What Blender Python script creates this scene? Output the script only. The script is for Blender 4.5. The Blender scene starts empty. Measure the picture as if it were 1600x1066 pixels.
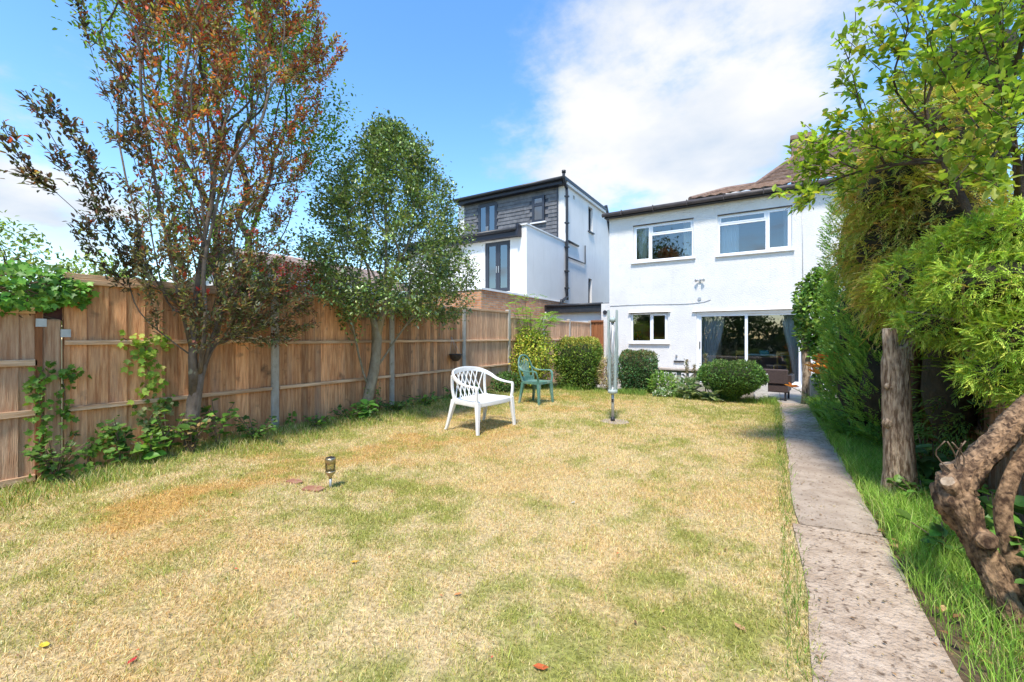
import bpy, math, random
import numpy as np
from mathutils import Vector, Matrix

# ------------------------------------------------------------------ camera, sky, sun, exposure
scene = bpy.context.scene
C = scene.collection
R = math.radians
YAW = math.atan(405 / 664.0)
cam_d = bpy.data.cameras.new('camera')
cam_d.sensor_width = 36.0
cam_d.lens = 664 / 1600 * 36
cam_d.shift_y = -6 / 1600
cam_d.clip_start = 0.05
cam_d.clip_end = 3000
cam = bpy.data.objects.new('camera', cam_d)
cam.location = (0, 0, 1.27)
cam.rotation_euler = (R(90), 0, YAW)
C.objects.link(cam)
scene.camera = cam

SUN_EL, SUN_AZ = R(60), R(163)          # azimuth clockwise from +Y
w = bpy.data.worlds.new('World'); scene.world = w; w.use_nodes = True
nt = w.node_tree; nt.nodes.clear()
def N(t, kind, **kw):
    n = t.nodes.new(kind)
    for k, v in kw.items(): setattr(n, k, v)
    return n
def math_node(t, op, a, b=None, c=None, clamp=False):
    n = t.nodes.new('ShaderNodeMath'); n.operation = op; n.use_clamp = clamp
    for i, v in enumerate((a, b, c)):
        if v is None: continue
        if hasattr(v, 'node'): t.links.new(v, n.inputs[i])
        else: n.inputs[i].default_value = v
    return n.outputs[0]
sky = N(nt, 'ShaderNodeTexSky', sky_type='NISHITA', sun_disc=False)
sky.sun_elevation = SUN_EL; sky.sun_rotation = SUN_AZ
sky.air_density = 1.15; sky.dust_density = 0.1; sky.ozone_density = 2.2
bg1 = N(nt, 'ShaderNodeBackground'); bg1.inputs[1].default_value = 0.15
hsw = N(nt, 'ShaderNodeHueSaturation'); hsw.inputs['Saturation'].default_value = 1.22
nt.links.new(sky.outputs[0], hsw.inputs['Color']); nt.links.new(hsw.outputs[0], bg1.inputs[0])
tc = N(nt, 'ShaderNodeTexCoord')
sep = N(nt, 'ShaderNodeSeparateXYZ'); nt.links.new(tc.outputs['Generated'], sep.inputs[0])
zz = math_node(nt, 'ADD', math_node(nt, 'MAXIMUM', sep.outputs[2], 0.0), 0.22)
comb = N(nt, 'ShaderNodeCombineXYZ')
nt.links.new(math_node(nt, 'DIVIDE', sep.outputs[0], zz), comb.inputs[0])
nt.links.new(math_node(nt, 'DIVIDE', sep.outputs[1], zz), comb.inputs[1])
noi = N(nt, 'ShaderNodeTexNoise'); noi.inputs['Scale'].default_value = 1.5
noi.inputs['Detail'].default_value = 9; noi.inputs['Roughness'].default_value = 0.60
mpw = N(nt, 'ShaderNodeMapping'); mpw.inputs['Location'].default_value = (3.1, 1.7, 0.4)
nt.links.new(comb.outputs[0], mpw.inputs[0]); nt.links.new(mpw.outputs[0], noi.inputs['Vector'])
dens = math_node(nt, 'MULTIPLY_ADD', noi.outputs[0], 1.7, -.37)
nrm = N(nt, 'ShaderNodeVectorMath', operation='NORMALIZE'); nt.links.new(tc.outputs['Generated'], nrm.inputs[0])
# one big cumulus bank stands over the houses, thin cloud lies low over the neighbours' gardens
for (cx, cy, cz, r0, amt) in ((-0.20, 0.80, 0.57, 0.42, .30), (0.02, 0.86, 0.50, 0.40, .30), (-0.36, 0.80, 0.42, .25, .16),
                              (-0.05, 0.93, 0.37, .20, .2), (-0.98, 0.22, 0.16, 0.22, .22), (-0.45, .66, .62, .2, -.1),
                              (-0.80, 0.50, 0.42, .45, -.25)):
    dt = N(nt, 'ShaderNodeVectorMath', operation='DISTANCE'); nt.links.new(nrm.outputs[0], dt.inputs[0])
    v = Vector((cx, cy, cz)).normalized(); dt.inputs[1].default_value = v
    mr = N(nt, 'ShaderNodeMapRange', interpolation_type='SMOOTHSTEP')
    mr.inputs['From Min'].default_value = r0; mr.inputs['From Max'].default_value = 0.0
    mr.inputs['To Min'].default_value = 0; mr.inputs['To Max'].default_value = amt
    nt.links.new(dt.outputs['Value'], mr.inputs['Value'])
    dens = math_node(nt, 'ADD', dens, mr.outputs[0])
cr = N(nt, 'ShaderNodeMapRange', interpolation_type='SMOOTHSTEP')
cr.inputs['From Min'].default_value = 0.52; cr.inputs['From Max'].default_value = 0.86
cr.inputs['To Max'].default_value = 0.97
nt.links.new(dens, cr.inputs['Value'])
bg2 = N(nt, 'ShaderNodeBackground'); bg2.inputs[1].default_value = 0.46
noi2 = N(nt, 'ShaderNodeTexNoise'); noi2.inputs['Scale'].default_value = 2.2; noi2.inputs['Detail'].default_value = 6
nt.links.new(mpw.outputs[0], noi2.inputs['Vector'])
crc = N(nt, 'ShaderNodeValToRGB')
crc.color_ramp.elements[0].position = .35; crc.color_ramp.elements[0].color = (.66, .76, .90, 1)
crc.color_ramp.elements[1].position = .6; crc.color_ramp.elements[1].color = (1, 1, 1, 1)
nt.links.new(noi2.outputs[0], crc.inputs[0]); nt.links.new(crc.outputs[0], bg2.inputs[0])
mxw = N(nt, 'ShaderNodeMixShader'); out = N(nt, 'ShaderNodeOutputWorld')
nt.links.new(cr.outputs[0], mxw.inputs[0]); nt.links.new(bg1.outputs[0], mxw.inputs[1])
nt.links.new(bg2.outputs[0], mxw.inputs[2]); nt.links.new(mxw.outputs[0], out.inputs[0])

sun_d = bpy.data.lights.new('sun', 'SUN'); sun_d.energy = 2.55; sun_d.angle = R(8); sun_d.color = (1, .93, .82)
sun = bpy.data.objects.new('sun', sun_d)
sdir = Vector((math.sin(SUN_AZ) * math.cos(SUN_EL), math.cos(SUN_AZ) * math.cos(SUN_EL), math.sin(SUN_EL)))
sun.rotation_euler = (-sdir).to_track_quat('-Z', 'Y').to_euler()
sun.location = (0, -5, 20)
C.objects.link(sun)
scene.view_settings.view_transform = 'Standard'
scene.view_settings.look = 'None'
scene.view_settings.exposure = 1.16
scene.view_settings.gamma = 1.0
scene.cycles.max_bounces = 6
scene.cycles.diffuse_bounces = 3
scene.cycles.glossy_bounces = 3
scene.cycles.transmission_bounces = 4
scene.cycles.transparent_max_bounces = 10

rng = np.random.default_rng(7)
random.seed(5)

# ------------------------------------------------------------------ helpers: objects and tags
def tag(o, label=None, cat=None, group=None, kind=None):
    if label: o['label'] = label
    if cat: o['category'] = cat
    if group: o['group'] = group
    if kind: o['kind'] = kind
    return o
def empty(name, loc, rz=0, **t):
    o = bpy.data.objects.new(name, None); o.empty_display_size = .1
    o.location = loc; o.rotation_euler = (0, 0, rz); C.objects.link(o)
    return tag(o, **t)
def link(name, me, mat=None, parent=None, loc=None, **t):
    o = bpy.data.objects.new(name, me)
    if mat is not None and len(me.materials) == 0: me.materials.append(mat)
    if loc is not None: o.location = loc
    C.objects.link(o)
    if parent is not None: o.parent = parent
    return tag(o, **t)
def np_mesh(name, V, Fc, col=None, smooth=False):
    V = np.asarray(V, np.float32); Fc = np.asarray(Fc, np.int32)
    me = bpy.data.meshes.new(name)
    n, k = Fc.shape
    me.vertices.add(len(V)); me.vertices.foreach_set('co', V.ravel())
    me.loops.add(n * k); me.loops.foreach_set('vertex_index', Fc.ravel())
    me.polygons.add(n); me.polygons.foreach_set('loop_start', np.arange(0, n * k, k, dtype=np.int32))
    me.polygons.foreach_set('loop_total', np.full(n, k, np.int32))
    if smooth: me.polygons.foreach_set('use_smooth', np.ones(n, bool))
    me.update(calc_edges=True)
    if col is not None:
        a = me.color_attributes.new('Col', 'FLOAT_COLOR', 'POINT')
        cc = np.ones((len(V), 4), np.float32); cc[:, :3] = col
        a.data.foreach_set('color', cc.ravel())
    return me
def norm(a):
    return a / np.maximum(np.linalg.norm(a, axis=-1, keepdims=True), 1e-9)

class MB:
    """collects boxes, tubes and sheets, then links them as ONE mesh"""
    def __init__(s): s.v = []; s.f = []; s.sm = []
    def add(s, vs, fs, smooth=False):
        b = len(s.v); s.v += [tuple(map(float, p)) for p in vs]
        s.f += [tuple(i + b for i in f) for f in fs]; s.sm += [smooth] * len(fs); return s
    def box(s, x0, x1, y0, y1, z0, z1, M=None):
        vs = [(x, y, z) for z in (z0, z1) for y in (y0, y1) for x in (x0, x1)]
        if M is not None: vs = [M @ Vector(p) for p in vs]
        return s.add(vs, [(0, 2, 3, 1), (4, 5, 7, 6), (0, 1, 5, 4), (2, 6, 7, 3), (0, 4, 6, 2), (1, 3, 7, 5)])
    def bbox(s, x0, x1, y0, y1, z0, z1, b=.006):
        """box with chamfered edges"""
        vs = []; ix = {}
        X = (x0, x1); Y = (y0, y1); Z = (z0, z1)
        sg = (1, -1)
        for i in (0, 1):
            for j in (0, 1):
                for k in (0, 1):
                    for a in range(3):
                        p = [X[i] + sg[i] * b, Y[j] + sg[j] * b, Z[k] + sg[k] * b]
                        p[a] = (X[i], Y[j], Z[k])[a]
                        ix[i, j, k, a] = len(vs); vs.append(p)
        fs = []
        for i in (0, 1):
            o = lambda l: l if i else l[::-1]
            fs.append(o([ix[i, 0, 0, 0], ix[i, 1, 0, 0], ix[i, 1, 1, 0], ix[i, 0, 1, 0]]))
            fs.append(o([ix[0, i, 0, 1], ix[0, i, 1, 1], ix[1, i, 1, 1], ix[1, i, 0, 1]]))
            fs.append(o([ix[0, 0, i, 2], ix[1, 0, i, 2], ix[1, 1, i, 2], ix[0, 1, i, 2]]))
        for i in (0, 1):
            for j in (0, 1):
                fs.append([ix[i, j, 0, 0], ix[i, j, 0, 1], ix[i, j, 1, 1], ix[i, j, 1, 0]])
                fs.append([ix[i, 0, j, 0], ix[i, 0, j, 2], ix[i, 1, j, 2], ix[i, 1, j, 0]])
                fs.append([ix[0, i, j, 1], ix[0, i, j, 2], ix[1, i, j, 2], ix[1, i, j, 1]])
                for k in (0, 1): fs.append([ix[i, j, k, 0], ix[i, j, k, 1], ix[i, j, k, 2]])
        return s.add(vs, fs)
    def tube(s, pts, rad, n=8, caps=True, smooth=True, jit=0.0):
        P = [Vector(p) for p in pts]; m = len(P)
        if not hasattr(rad, '__len__'): rad = [rad] * m
        vs = []; fs = []; up = None
        for i in range(m):
            t = (P[min(i + 1, m - 1)] - P[max(i - 1, 0)])
            t = t.normalized() if t.length > 1e-9 else Vector((0, 0, 1))
            if up is None:
                up = Vector((0, 0, 1)) if abs(t.z) < .9 else Vector((1, 0, 0))
            a = (up - t * up.dot(t))
            if a.length < 1e-6: a = t.orthogonal()
            a.normalize(); b = t.cross(a); up = a
            for k in range(n):
                an = 2 * math.pi * k / n; r = rad[i] * (1 + jit * (random.random() - .5) * 2)
                vs.append(P[i] + a * (math.cos(an) * r) + b * (math.sin(an) * r))
        for i in range(m - 1):
            for k in range(n):
                k2 = (k + 1) % n
                fs.append((i * n + k, i * n + k2, (i + 1) * n + k2, (i + 1) * n + k))
        s.add(vs, fs, smooth)
        if caps:
            b = len(s.v) - len(vs)
            s.f.append(tuple(b + k for k in range(n))[::-1]); s.sm.append(False)
            s.f.append(tuple(b + (m - 1) * n + k for k in range(n))); s.sm.append(False)
        return s
    def sweep(s, pts, wd, ht, up=(0, 0, 1), smooth=True):
        """rounded rectangular bar along a path; wd across, ht along up"""
        P = [Vector(p) for p in pts]; m = len(P); U = Vector(up)
        if not hasattr(wd, '__len__'): wd = [wd] * m
        if not hasattr(ht, '__len__'): ht = [ht] * m
        prof = [(-.5, -.3), (-.36, -.5), (.36, -.5), (.5, -.3), (.5, .3), (.36, .5), (-.36, .5), (-.5, .3)]
        n = 8; vs = []; fs = []
        for i in range(m):
            t = (P[min(i + 1, m - 1)] - P[max(i - 1, 0)]).normalized()
            a = t.cross(U)
            if a.length < 1e-4: a = t.orthogonal()
            a.normalize(); b = a.cross(t)
            for (x, y) in prof: vs.append(P[i] + a * (x * wd[i]) + b * (y * ht[i]))
        for i in range(m - 1):
            for k in range(n):
                k2 = (k + 1) % n
                fs.append((i * n + k, i * n + k2, (i + 1) * n + k2, (i + 1) * n + k))
        fs.append(tuple(range(n))[::-1]); fs.append(tuple((m - 1) * n + k for k in range(n)))
        return s.add(vs, fs, False)
    def lathe(s, prof, c=(0, 0, 0), n=20, smooth=True):
        vs = []; fs = []
        for (r, z) in prof:
            for k in range(n):
                a = 2 * math.pi * k / n; vs.append((c[0] + r * math.cos(a), c[1] + r * math.sin(a), c[2] + z))
        for i in range(len(prof) - 1):
            for k in range(n):
                k2 = (k + 1) % n
                fs.append((i * n + k, i * n + k2, (i + 1) * n + k2, (i + 1) * n + k))
        return s.add(vs, fs, smooth)
    def mesh(s, name):
        me = bpy.data.meshes.new(name); me.from_pydata(s.v, [], s.f)
        me.polygons.foreach_set('use_smooth', s.sm); me.update(); return me
    def build(s, name, mat, parent=None, **t): return link(name, s.mesh(name), mat, parent, **t)
def smooth_path(pts, k=6):
    P = [Vector(p) for p in pts]; P = [P[0] * 2 - P[1]] + P + [P[-1] * 2 - P[-2]]; o = []
    for i in range(1, len(P) - 2):
        a, b, c, d = P[i - 1:i + 3]
        for j in range(k):
            t = j / k
            o.append(.5 * ((2 * b) + (c - a) * t + (2 * a - 5 * b + 4 * c - d) * t * t + (3 * b - a - 3 * c + d) * t ** 3))
    o.append(P[-2]); return o
def lerp_list(a, n):
    return list(np.interp(np.linspace(0, 1, n), np.linspace(0, 1, len(a)), a))

# ------------------------------------------------------------------ helpers: value noise
_tab = rng.random((256, 256))
def vnoise(x, y):
    xi = np.floor(x).astype(int); yi = np.floor(y).astype(int); fx = x - xi; fy = y - yi
    fx = fx * fx * (3 - 2 * fx); fy = fy * fy * (3 - 2 * fy)
    t = lambda a, b: _tab[a & 255, b & 255]
    return (t(xi, yi) * (1 - fx) + t(xi + 1, yi) * fx) * (1 - fy) + (t(xi, yi + 1) * (1 - fx) + t(xi + 1, yi + 1) * fx) * fy
def fbm(x, y, o=4):
    s = 0; a = 1; n = 0
    for i in range(o):
        s = s + a * vnoise(x + 17.3 * i, y + 9.1 * i); n += a; a *= .5; x = x * 2.03; y = y * 2.03
    return s / n
def sstep(a, b, x):
    t = np.clip((x - a) / (b - a), 0, 1); return t * t * (3 - 2 * t)
FX = -5.45                                   # left boundary fence
RX = 1.5                                     # right boundary fence
def gz(x, y):
    """height of the garden ground"""
    x = np.asarray(x, float); y = np.asarray(y, float)
    bank = .10 * sstep(-4.3, -5.25, x) * sstep(.9, 2.2, y) * (1 - sstep(6.5, 8.5, y))
    mound = .07 * np.exp(-((x + 3.7) ** 2 / .9 + (y - 1.7) ** 2 / .5))
    bump = .035 * (fbm(x * 1.3 + 40, y * 1.3 + 40, 3) - .5)
    fade = sstep(.05, -.5, x) * (1 - sstep(8.8, 9.6, y)) + .25 * sstep(.62, .9, x)
    return (bank + mound + bump) * fade
def gzf(x, y): return float(gz(x, y))

# ------------------------------------------------------------------ materials
def new_mat(name):
    m = bpy.data.materials.new(name); m.use_nodes = True
    t = m.node_tree; return m, t, t.nodes['Principled BSDF'], t.nodes['Material Output']
def Mt(name, base, rough=.6, var=None, scale=6, stretch=(1, 1, 1), bump=0, bscale=60, bstretch=(1, 1, 1),
       metal=0, rnd=0, spec=.4, lo=.35, hi=.65, spots=None, streak=None):
    m, t, b, o = new_mat(name); L = t.links.new
    b.inputs['Roughness'].default_value = rough; b.inputs['Metallic'].default_value = metal
    b.inputs['Specular IOR Level'].default_value = spec
    tcn = N(t, 'ShaderNodeTexCoord'); oi = N(t, 'ShaderNodeObjectInfo')
    ofs = N(t, 'ShaderNodeVectorMath', operation='ADD')
    L(tcn.outputs['Object'], ofs.inputs[0])
    if rnd:
        sc = N(t, 'ShaderNodeVectorMath', operation='SCALE'); sc.inputs[0].default_value = (31, 17, 23)
        L(oi.outputs['Random'], sc.inputs['Scale']); L(sc.outputs[0], ofs.inputs[1])
    vec = ofs.outputs[0]
    col = None
    if var is not None:
        mp = N(t, 'ShaderNodeMapping'); mp.inputs['Scale'].default_value = stretch; L(vec, mp.inputs[0])
        n1 = N(t, 'ShaderNodeTexNoise'); n1.inputs['Scale'].default_value = scale; n1.inputs['Detail'].default_value = 8
        n1.inputs['Roughness'].default_value = .62; L(mp.outputs[0], n1.inputs['Vector'])
        r = N(t, 'ShaderNodeValToRGB'); e = r.color_ramp.elements
        e[0].position = lo; e[0].color = (*base, 1); e[1].position = hi; e[1].color = (*var, 1)
        L(n1.outputs[0], r.inputs[0]); col = r.outputs[0]
    else:
        rgb = N(t, 'ShaderNodeRGB'); rgb.outputs[0].default_value = (*base, 1); col = rgb.outputs[0]
    if spots:                                  # (colour, scale, from, to)
        n3 = N(t, 'ShaderNodeTexNoise'); n3.inputs['Scale'].default_value = spots[1]; n3.inputs['Detail'].default_value = 5
        L(vec, n3.inputs['Vector'])
        mr = N(t, 'ShaderNodeMapRange'); mr.inputs['From Min'].default_value = spots[2]; mr.inputs['From Max'].default_value = spots[3]
        L(n3.outputs[0], mr.inputs[0])
        mx = N(t, 'ShaderNodeMix', data_type='RGBA'); L(mr.outputs[0], mx.inputs[0]); L(col, mx.inputs[6])
        mx.inputs[7].default_value = (*spots[0], 1); col = mx.outputs[2]
    if streak:                                 # rain streaks: (colour, from, to)
        mp4 = N(t, 'ShaderNodeMapping'); mp4.inputs['Scale'].default_value = (1, 1, .10); L(vec, mp4.inputs[0])
        n4 = N(t, 'ShaderNodeTexNoise'); n4.inputs['Scale'].default_value = 5; n4.inputs['Detail'].default_value = 7; n4.inputs['Roughness'].default_value = .65
        L(mp4.outputs[0], n4.inputs['Vector'])
        mr = N(t, 'ShaderNodeMapRange'); mr.inputs['From Min'].default_value = streak[1]; mr.inputs['From Max'].default_value = streak[2]
        L(n4.outputs[0], mr.inputs[0])
        mx = N(t, 'ShaderNodeMix', data_type='RGBA'); L(mr.outputs[0], mx.inputs[0]); L(col, mx.inputs[6])
        mx.inputs[7].default_value = (*streak[0], 1); col = mx.outputs[2]
    if rnd:
        hs = N(t, 'ShaderNodeHueSaturation')
        mr = N(t, 'ShaderNodeMapRange'); mr.inputs['To Min'].default_value = 1 - rnd; mr.inputs['To Max'].default_value = 1 + rnd
        L(oi.outputs['Random'], mr.inputs[0]); L(mr.outputs[0], hs.inputs['Value']); L(col, hs.inputs['Color']); col = hs.outputs[0]
    L(col, b.inputs['Base Color'])
    if bump:
        mp2 = N(t, 'ShaderNodeMapping'); mp2.inputs['Scale'].default_value = bstretch; L(vec, mp2.inputs[0])
        n2 = N(t, 'ShaderNodeTexNoise'); n2.inputs['Scale'].default_value = bscale; n2.inputs['Detail'].default_value = 5
        L(mp2.outputs[0], n2.inputs['Vector'])
        bp = N(t, 'ShaderNodeBump'); bp.inputs['Strength'].default_value = min(1, bump); bp.inputs['Distance'].default_value = .02
        L(n2.outputs[0], bp.inputs['Height']); L(bp.outputs[0], b.inputs['Normal'])
    return m
def leaf_mat(name, rough=.45, trans=.3, spec=.35, tint=(1.25, 1.2, .6)):
    m, t, b, o = new_mat(name); L = t.links.new
    a = N(t, 'ShaderNodeAttribute', attribute_name='Col')
    L(a.outputs['Color'], b.inputs['Base Color']); b.inputs['Roughness'].default_value = rough
    b.inputs['Specular IOR Level'].default_value = spec
    tr = N(t, 'ShaderNodeBsdfTranslucent')
    mu = N(t, 'ShaderNodeMix', data_type='RGBA', blend_type='MULTIPLY'); mu.inputs[0].default_value = 1
    L(a.outputs['Color'], mu.inputs[6]); mu.inputs[7].default_value = (*tint, 1); L(mu.outputs[2], tr.inputs[0])
    mx = N(t, 'ShaderNodeMixShader'); mx.inputs[0].default_value = trans
    L(b.outputs[0], mx.inputs[1]); L(tr.outputs[0], mx.inputs[2]); L(mx.outputs[0], o.inputs[0])
    return m
def glass_mat(name, tint=(.82, .88, .9), refl=1.6):
    m, t, b, o = new_mat(name); L = t.links.new; t.nodes.remove(b)
    tr = N(t, 'ShaderNodeBsdfTransparent'); tr.inputs[0].default_value = (*tint, 1)
    gl = N(t, 'ShaderNodeBsdfGlossy'); gl.inputs['Roughness'].default_value = .015
    fr = N(t, 'ShaderNodeFresnel'); fr.inputs[0].default_value = 1.52
    f2 = math_node(t, 'MULTIPLY_ADD', fr.outputs[0], refl, .13, clamp=True)
    mx = N(t, 'ShaderNodeMixShader'); L(f2, mx.inputs[0]); L(tr.outputs[0], mx.inputs[1]); L(gl.outputs[0], mx.inputs[2])
    L(mx.outputs[0], o.inputs[0]); return m

LEAF = leaf_mat('leaf'); LEAF_GLOSS = leaf_mat('glossy_leaf', .3, .18, .5); LEAF_THIN = leaf_mat('thin_leaf', .5, .48, .3)
NEEDLE = leaf_mat('conifer_needle', .6, .22, .25); GRASS = leaf_mat('grass_blade', .6, .3, .25, (1.15, 1.1, .7))
PETAL = leaf_mat('petal', .55, .35, .2, (1.2, .9, .7))
WOOD = Mt('fence_wood', (.45, .185, .075), .8, (.76, .41, .20), 3.2, (14, 14, 1.1), .5, 16, (12, 12, .6), rnd=.42, spots=((.15, .08, .045), 6, .62, .78), streak=((.33, .25, .19), .50, .85))
WOOD_GREY = Mt('weathered_wood', (.42, .215, .115), .85, (.68, .44, .275), 3.2, (14, 14, 1.1), .5, 16, (12, 12, .6), rnd=.2)
WOOD_RAIL = Mt('rail_wood', (.48, .27, .14), .8, (.74, .52, .34), 3, (14, 1.1, 14), .4, 16, (12, .8, 12), rnd=.2)
WOOD_RED = Mt('red_brown_wood', (.24, .085, .03), .8, (.36, .15, .06), 3.2, (14, 14, 1.1), .4, 16, (12, 12, .6), rnd=.2)
CONC_POST = Mt('concrete_post', (.36, .32, .27), .9, (.5, .46, .40), 9, (1, 1, .6), .5, 70, spots=((.2, .18, .13), 14, .6, .8))
RENDER = Mt('white_roughcast', (.68, .658, .63), .9, (.755, .732, .705), 1.6, (1, 1, 1), .75, 26, (1, 1, 1.6), spots=((.60, .585, .56), 5, .58, .85), streak=((.54, .52, .49), .58, 1.0))
RENDER_S = Mt('white_smooth_render', (.76, .735, .705), .85, (.81, .785, .755), 1.2, bump=.12, bscale=60, streak=((.58, .56, .53), .56, .95))
UPVC = Mt('white_plastic_frame', (.84, .84, .85), .35)
PLASTIC_W = Mt('white_chair_plastic', (.80, .79, .76), .38, (.86, .86, .85), 7, spots=((.62, .58, .5), 9, .66, .85))
PLASTIC_G = Mt('green_chair_plastic', (.075, .20, .15), .4, (.16, .30, .24), 5, spots=((.32, .42, .36), 5, .5, .75))
BLACK = Mt('black_plastic', (.022, .023, .028), .4, (.04, .04, .045), 8)
NAVY = Mt('dark_fascia', (.02, .022, .035), .45)
ANTH = Mt('anthracite_frame', (.035, .04, .055), .4)
GUTTER = Mt('brown_gutter', (.055, .042, .04), .5, (.10, .08, .075), 4)
SLATE = Mt('slate', (.10, .10, .108), .6, (.17, .168, .175), 5, rnd=0, bump=.3)
TILE = Mt('brown_roof_tile', (.17, .10, .075), .8, (.30, .2, .155), 7, bump=.4, bscale=30)
PINKTILE = Mt('pink_roof_tile', (.55, .38, .32), .8, (.68, .52, .46), 7, bump=.4, bscale=30)
SOIL = Mt('soil', (.075, .05, .03), .95, (.16, .11, .065), 9, bump=1, bscale=30)
GROUND = Mt('rough_ground', (.10, .10, .035), .95, (.17, .15, .06), 3, bump=.8, bscale=12)
CONC_A = Mt('worn_concrete', (.36, .26, .18), .95, (.60, .475, .36), 9, (1, 1, 1), 1, 60, spots=((.15, .10, .065), 34, .56, .70), lo=.30, hi=.66)
CONC_B = Mt('smooth_concrete', (.37, .285, .215), .95, (.54, .435, .34), 5, (1, 1, 1), .8, 90, spots=((.22, .15, .10), 38, .6, .70))
PAVING = Mt('patio_paving', (.30, .26, .22), .9, (.40, .35, .30), 5, bump=.4, bscale=40, rnd=.12)
BARK_GREY = Mt('grey_bark', (.10, .075, .055), .9, (.23, .18, .14), 12, (1, 1, .5), .8, 40, (1, 1, .4), spots=((.36, .34, .25), 10, .62, .70))
BARK_HOLLY = Mt('pale_bark', (.23, .19, .13), .85, (.38, .33, .24), 9, (1, 1, .6), .5, 40, spots=((.16, .17, .09), 6, .56, .7))
BARK_DARK = Mt('dark_bark', (.06, .04, .03), .9, (.14, .095, .065), 12, (1, 1, .5), .7, 40)
BARK_CUT = Mt('furrowed_bark', (.15, .09, .05), .92, (.54, .40, .27), 4, (13, 13, 2.4), 1, 14, (7, 7, 1.4), lo=.40, hi=.60)
BARK_GNARL = Mt('gnarled_bark', (.06, .032, .017), .92, (.42, .27, .155), 16, (1.5, 1.5, .8), 1, 34, (1, 1, .6), spots=((.05, .028, .016), 42, .5, .68), lo=.36, hi=.64)
CUTWOOD = Mt('cut_wood', (.28, .19, .115), .85, (.52, .40, .28), 22, (1, 1, 1), .5, 60)
TWIG = Mt('twig', (.13, .085, .055), .85, (.22, .16, .11), 14)
GLASS = glass_mat('window_glass'); GLASS_N = glass_mat('blue_glass', (.5, .55, .6), 2.6)
CURTAIN = Mt('curtain', (.74, .70, .58), .9, (.82, .79, .70), 4, (9, 9, .3)); VOILE = Mt('grey_voile', (.62, .64, .66), .9)
ROOM = Mt('room_paint', (.30, .28, .26), .9); ROOM_FLOOR = Mt('room_floor', (.15, .10, .06), .5)
METAL = Mt('galvanised', (.42, .43, .43), .45, (.58, .58, .58), 9, metal=.5)
AIRER = Mt('airer_plastic', (.36, .44, .42), .5, (.48, .54, .52), 5); LINEM = Mt('washing_line', (.36, .46, .45), .6)
STEEL = Mt('solar_steel', (.45, .36, .22), .3, (.6, .52, .38), 6, metal=.85)
RATTAN = Mt('brown_rattan', (.045, .028, .025), .6, (.10, .065, .055), 30, (1, 1, 4), .6, 90)
YELWOOD = Mt('yellow_wood', (.55, .33, .07), .5); TABLETOP = Mt('pale_blue_top', (.5, .68, .75), .4); TEAL = Mt('teal_cloth', (.03, .30, .42), .6)
SCREEN = Mt('screen_block', (.34, .34, .24), .9, (.46, .46, .36), 8, bump=.5, bscale=40, spots=((.17, .2, .07), 8, .5, .7))
COPING = Mt('coping', (.46, .38, .32), .9, (.58, .50, .43), 9, bump=.4)
TERRA = Mt('terracotta', (.30, .12, .07), .85, (.44, .24, .15), 14, bump=.5)
RUST = Mt('rusty_plate', (.05, .012, .01), .7, (.09, .03, .02), 18)

def brick_mat():
    m, t, b, o = new_mat('red_brick'); L = t.links.new
    tcn = N(t, 'ShaderNodeTexCoord'); sp = N(t, 'ShaderNodeSeparateXYZ'); L(tcn.outputs['Object'], sp.inputs[0])
    cb = N(t, 'ShaderNodeCombineXYZ'); L(math_node(t, 'ADD', sp.outputs[0], sp.outputs[1]), cb.inputs[0]); L(sp.outputs[2], cb.inputs[1])
    br = N(t, 'ShaderNodeTexBrick'); L(cb.outputs[0], br.inputs['Vector'])
    br.inputs['Scale'].default_value = 1; br.inputs['Brick Width'].default_value = .225; br.inputs['Row Height'].default_value = .075
    br.inputs['Mortar Size'].default_value = .007; br.inputs['Color1'].default_value = (.55, .23, .10, 1)
    br.inputs['Color2'].default_value = (.72, .38, .2, 1); br.inputs['Mortar'].default_value = (.5, .42, .34, 1); br.inputs['Bias'].default_value = -.1
    nn = N(t, 'ShaderNodeTexNoise'); nn.inputs['Scale'].default_value = 7; L(tcn.outputs['Object'], nn.inputs['Vector'])
    mx = N(t, 'ShaderNodeMix', data_type='RGBA', blend_type='OVERLAY'); mx.inputs[0].default_value = .5
    L(br.outputs[0], mx.inputs[6]); L(nn.outputs[0], mx.inputs[7]); L(mx.outputs[2], b.inputs['Base Color'])
    b.inputs['Roughness'].default_value = .9
    bp = N(t, 'ShaderNodeBump'); bp.inputs['Distance'].default_value = .01; bp.invert = True
    L(br.outputs['Fac'], bp.inputs['Height']); L(bp.outputs[0], b.inputs['Normal']); return m
BRICK = brick_mat()
def lawn_mat():
    m, t, b, o = new_mat('lawn_earth'); L = t.links.new
    a = N(t, 'ShaderNodeAttribute', attribute_name='Col'); tcn = N(t, 'ShaderNodeTexCoord')
    nn = N(t, 'ShaderNodeTexNoise'); nn.inputs['Scale'].default_value = 45; nn.inputs['Detail'].default_value = 6; L(tcn.outputs['Object'], nn.inputs['Vector'])
    r = N(t, 'ShaderNodeMapRange'); r.inputs['From Min'].default_value = .3; r.inputs['From Max'].default_value = .7
    r.inputs['To Min'].default_value = .5; r.inputs['To Max'].default_value = 1.15; L(nn.outputs[0], r.inputs[0])
    hs = N(t, 'ShaderNodeHueSaturation'); L(a.outputs['Color'], hs.inputs['Color']); L(r.outputs[0], hs.inputs['Value'])
    L(hs.outputs[0], b.inputs['Base Color']); b.inputs['Roughness'].default_value = .95; b.inputs['Specular IOR Level'].default_value = .1
    bp = N(t, 'ShaderNodeBump'); bp.inputs['Distance'].default_value = .02; L(nn.outputs[0], bp.inputs['Height']); L(bp.outputs[0], b.inputs['Normal'])
    return m
LAWN = lawn_mat()

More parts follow.
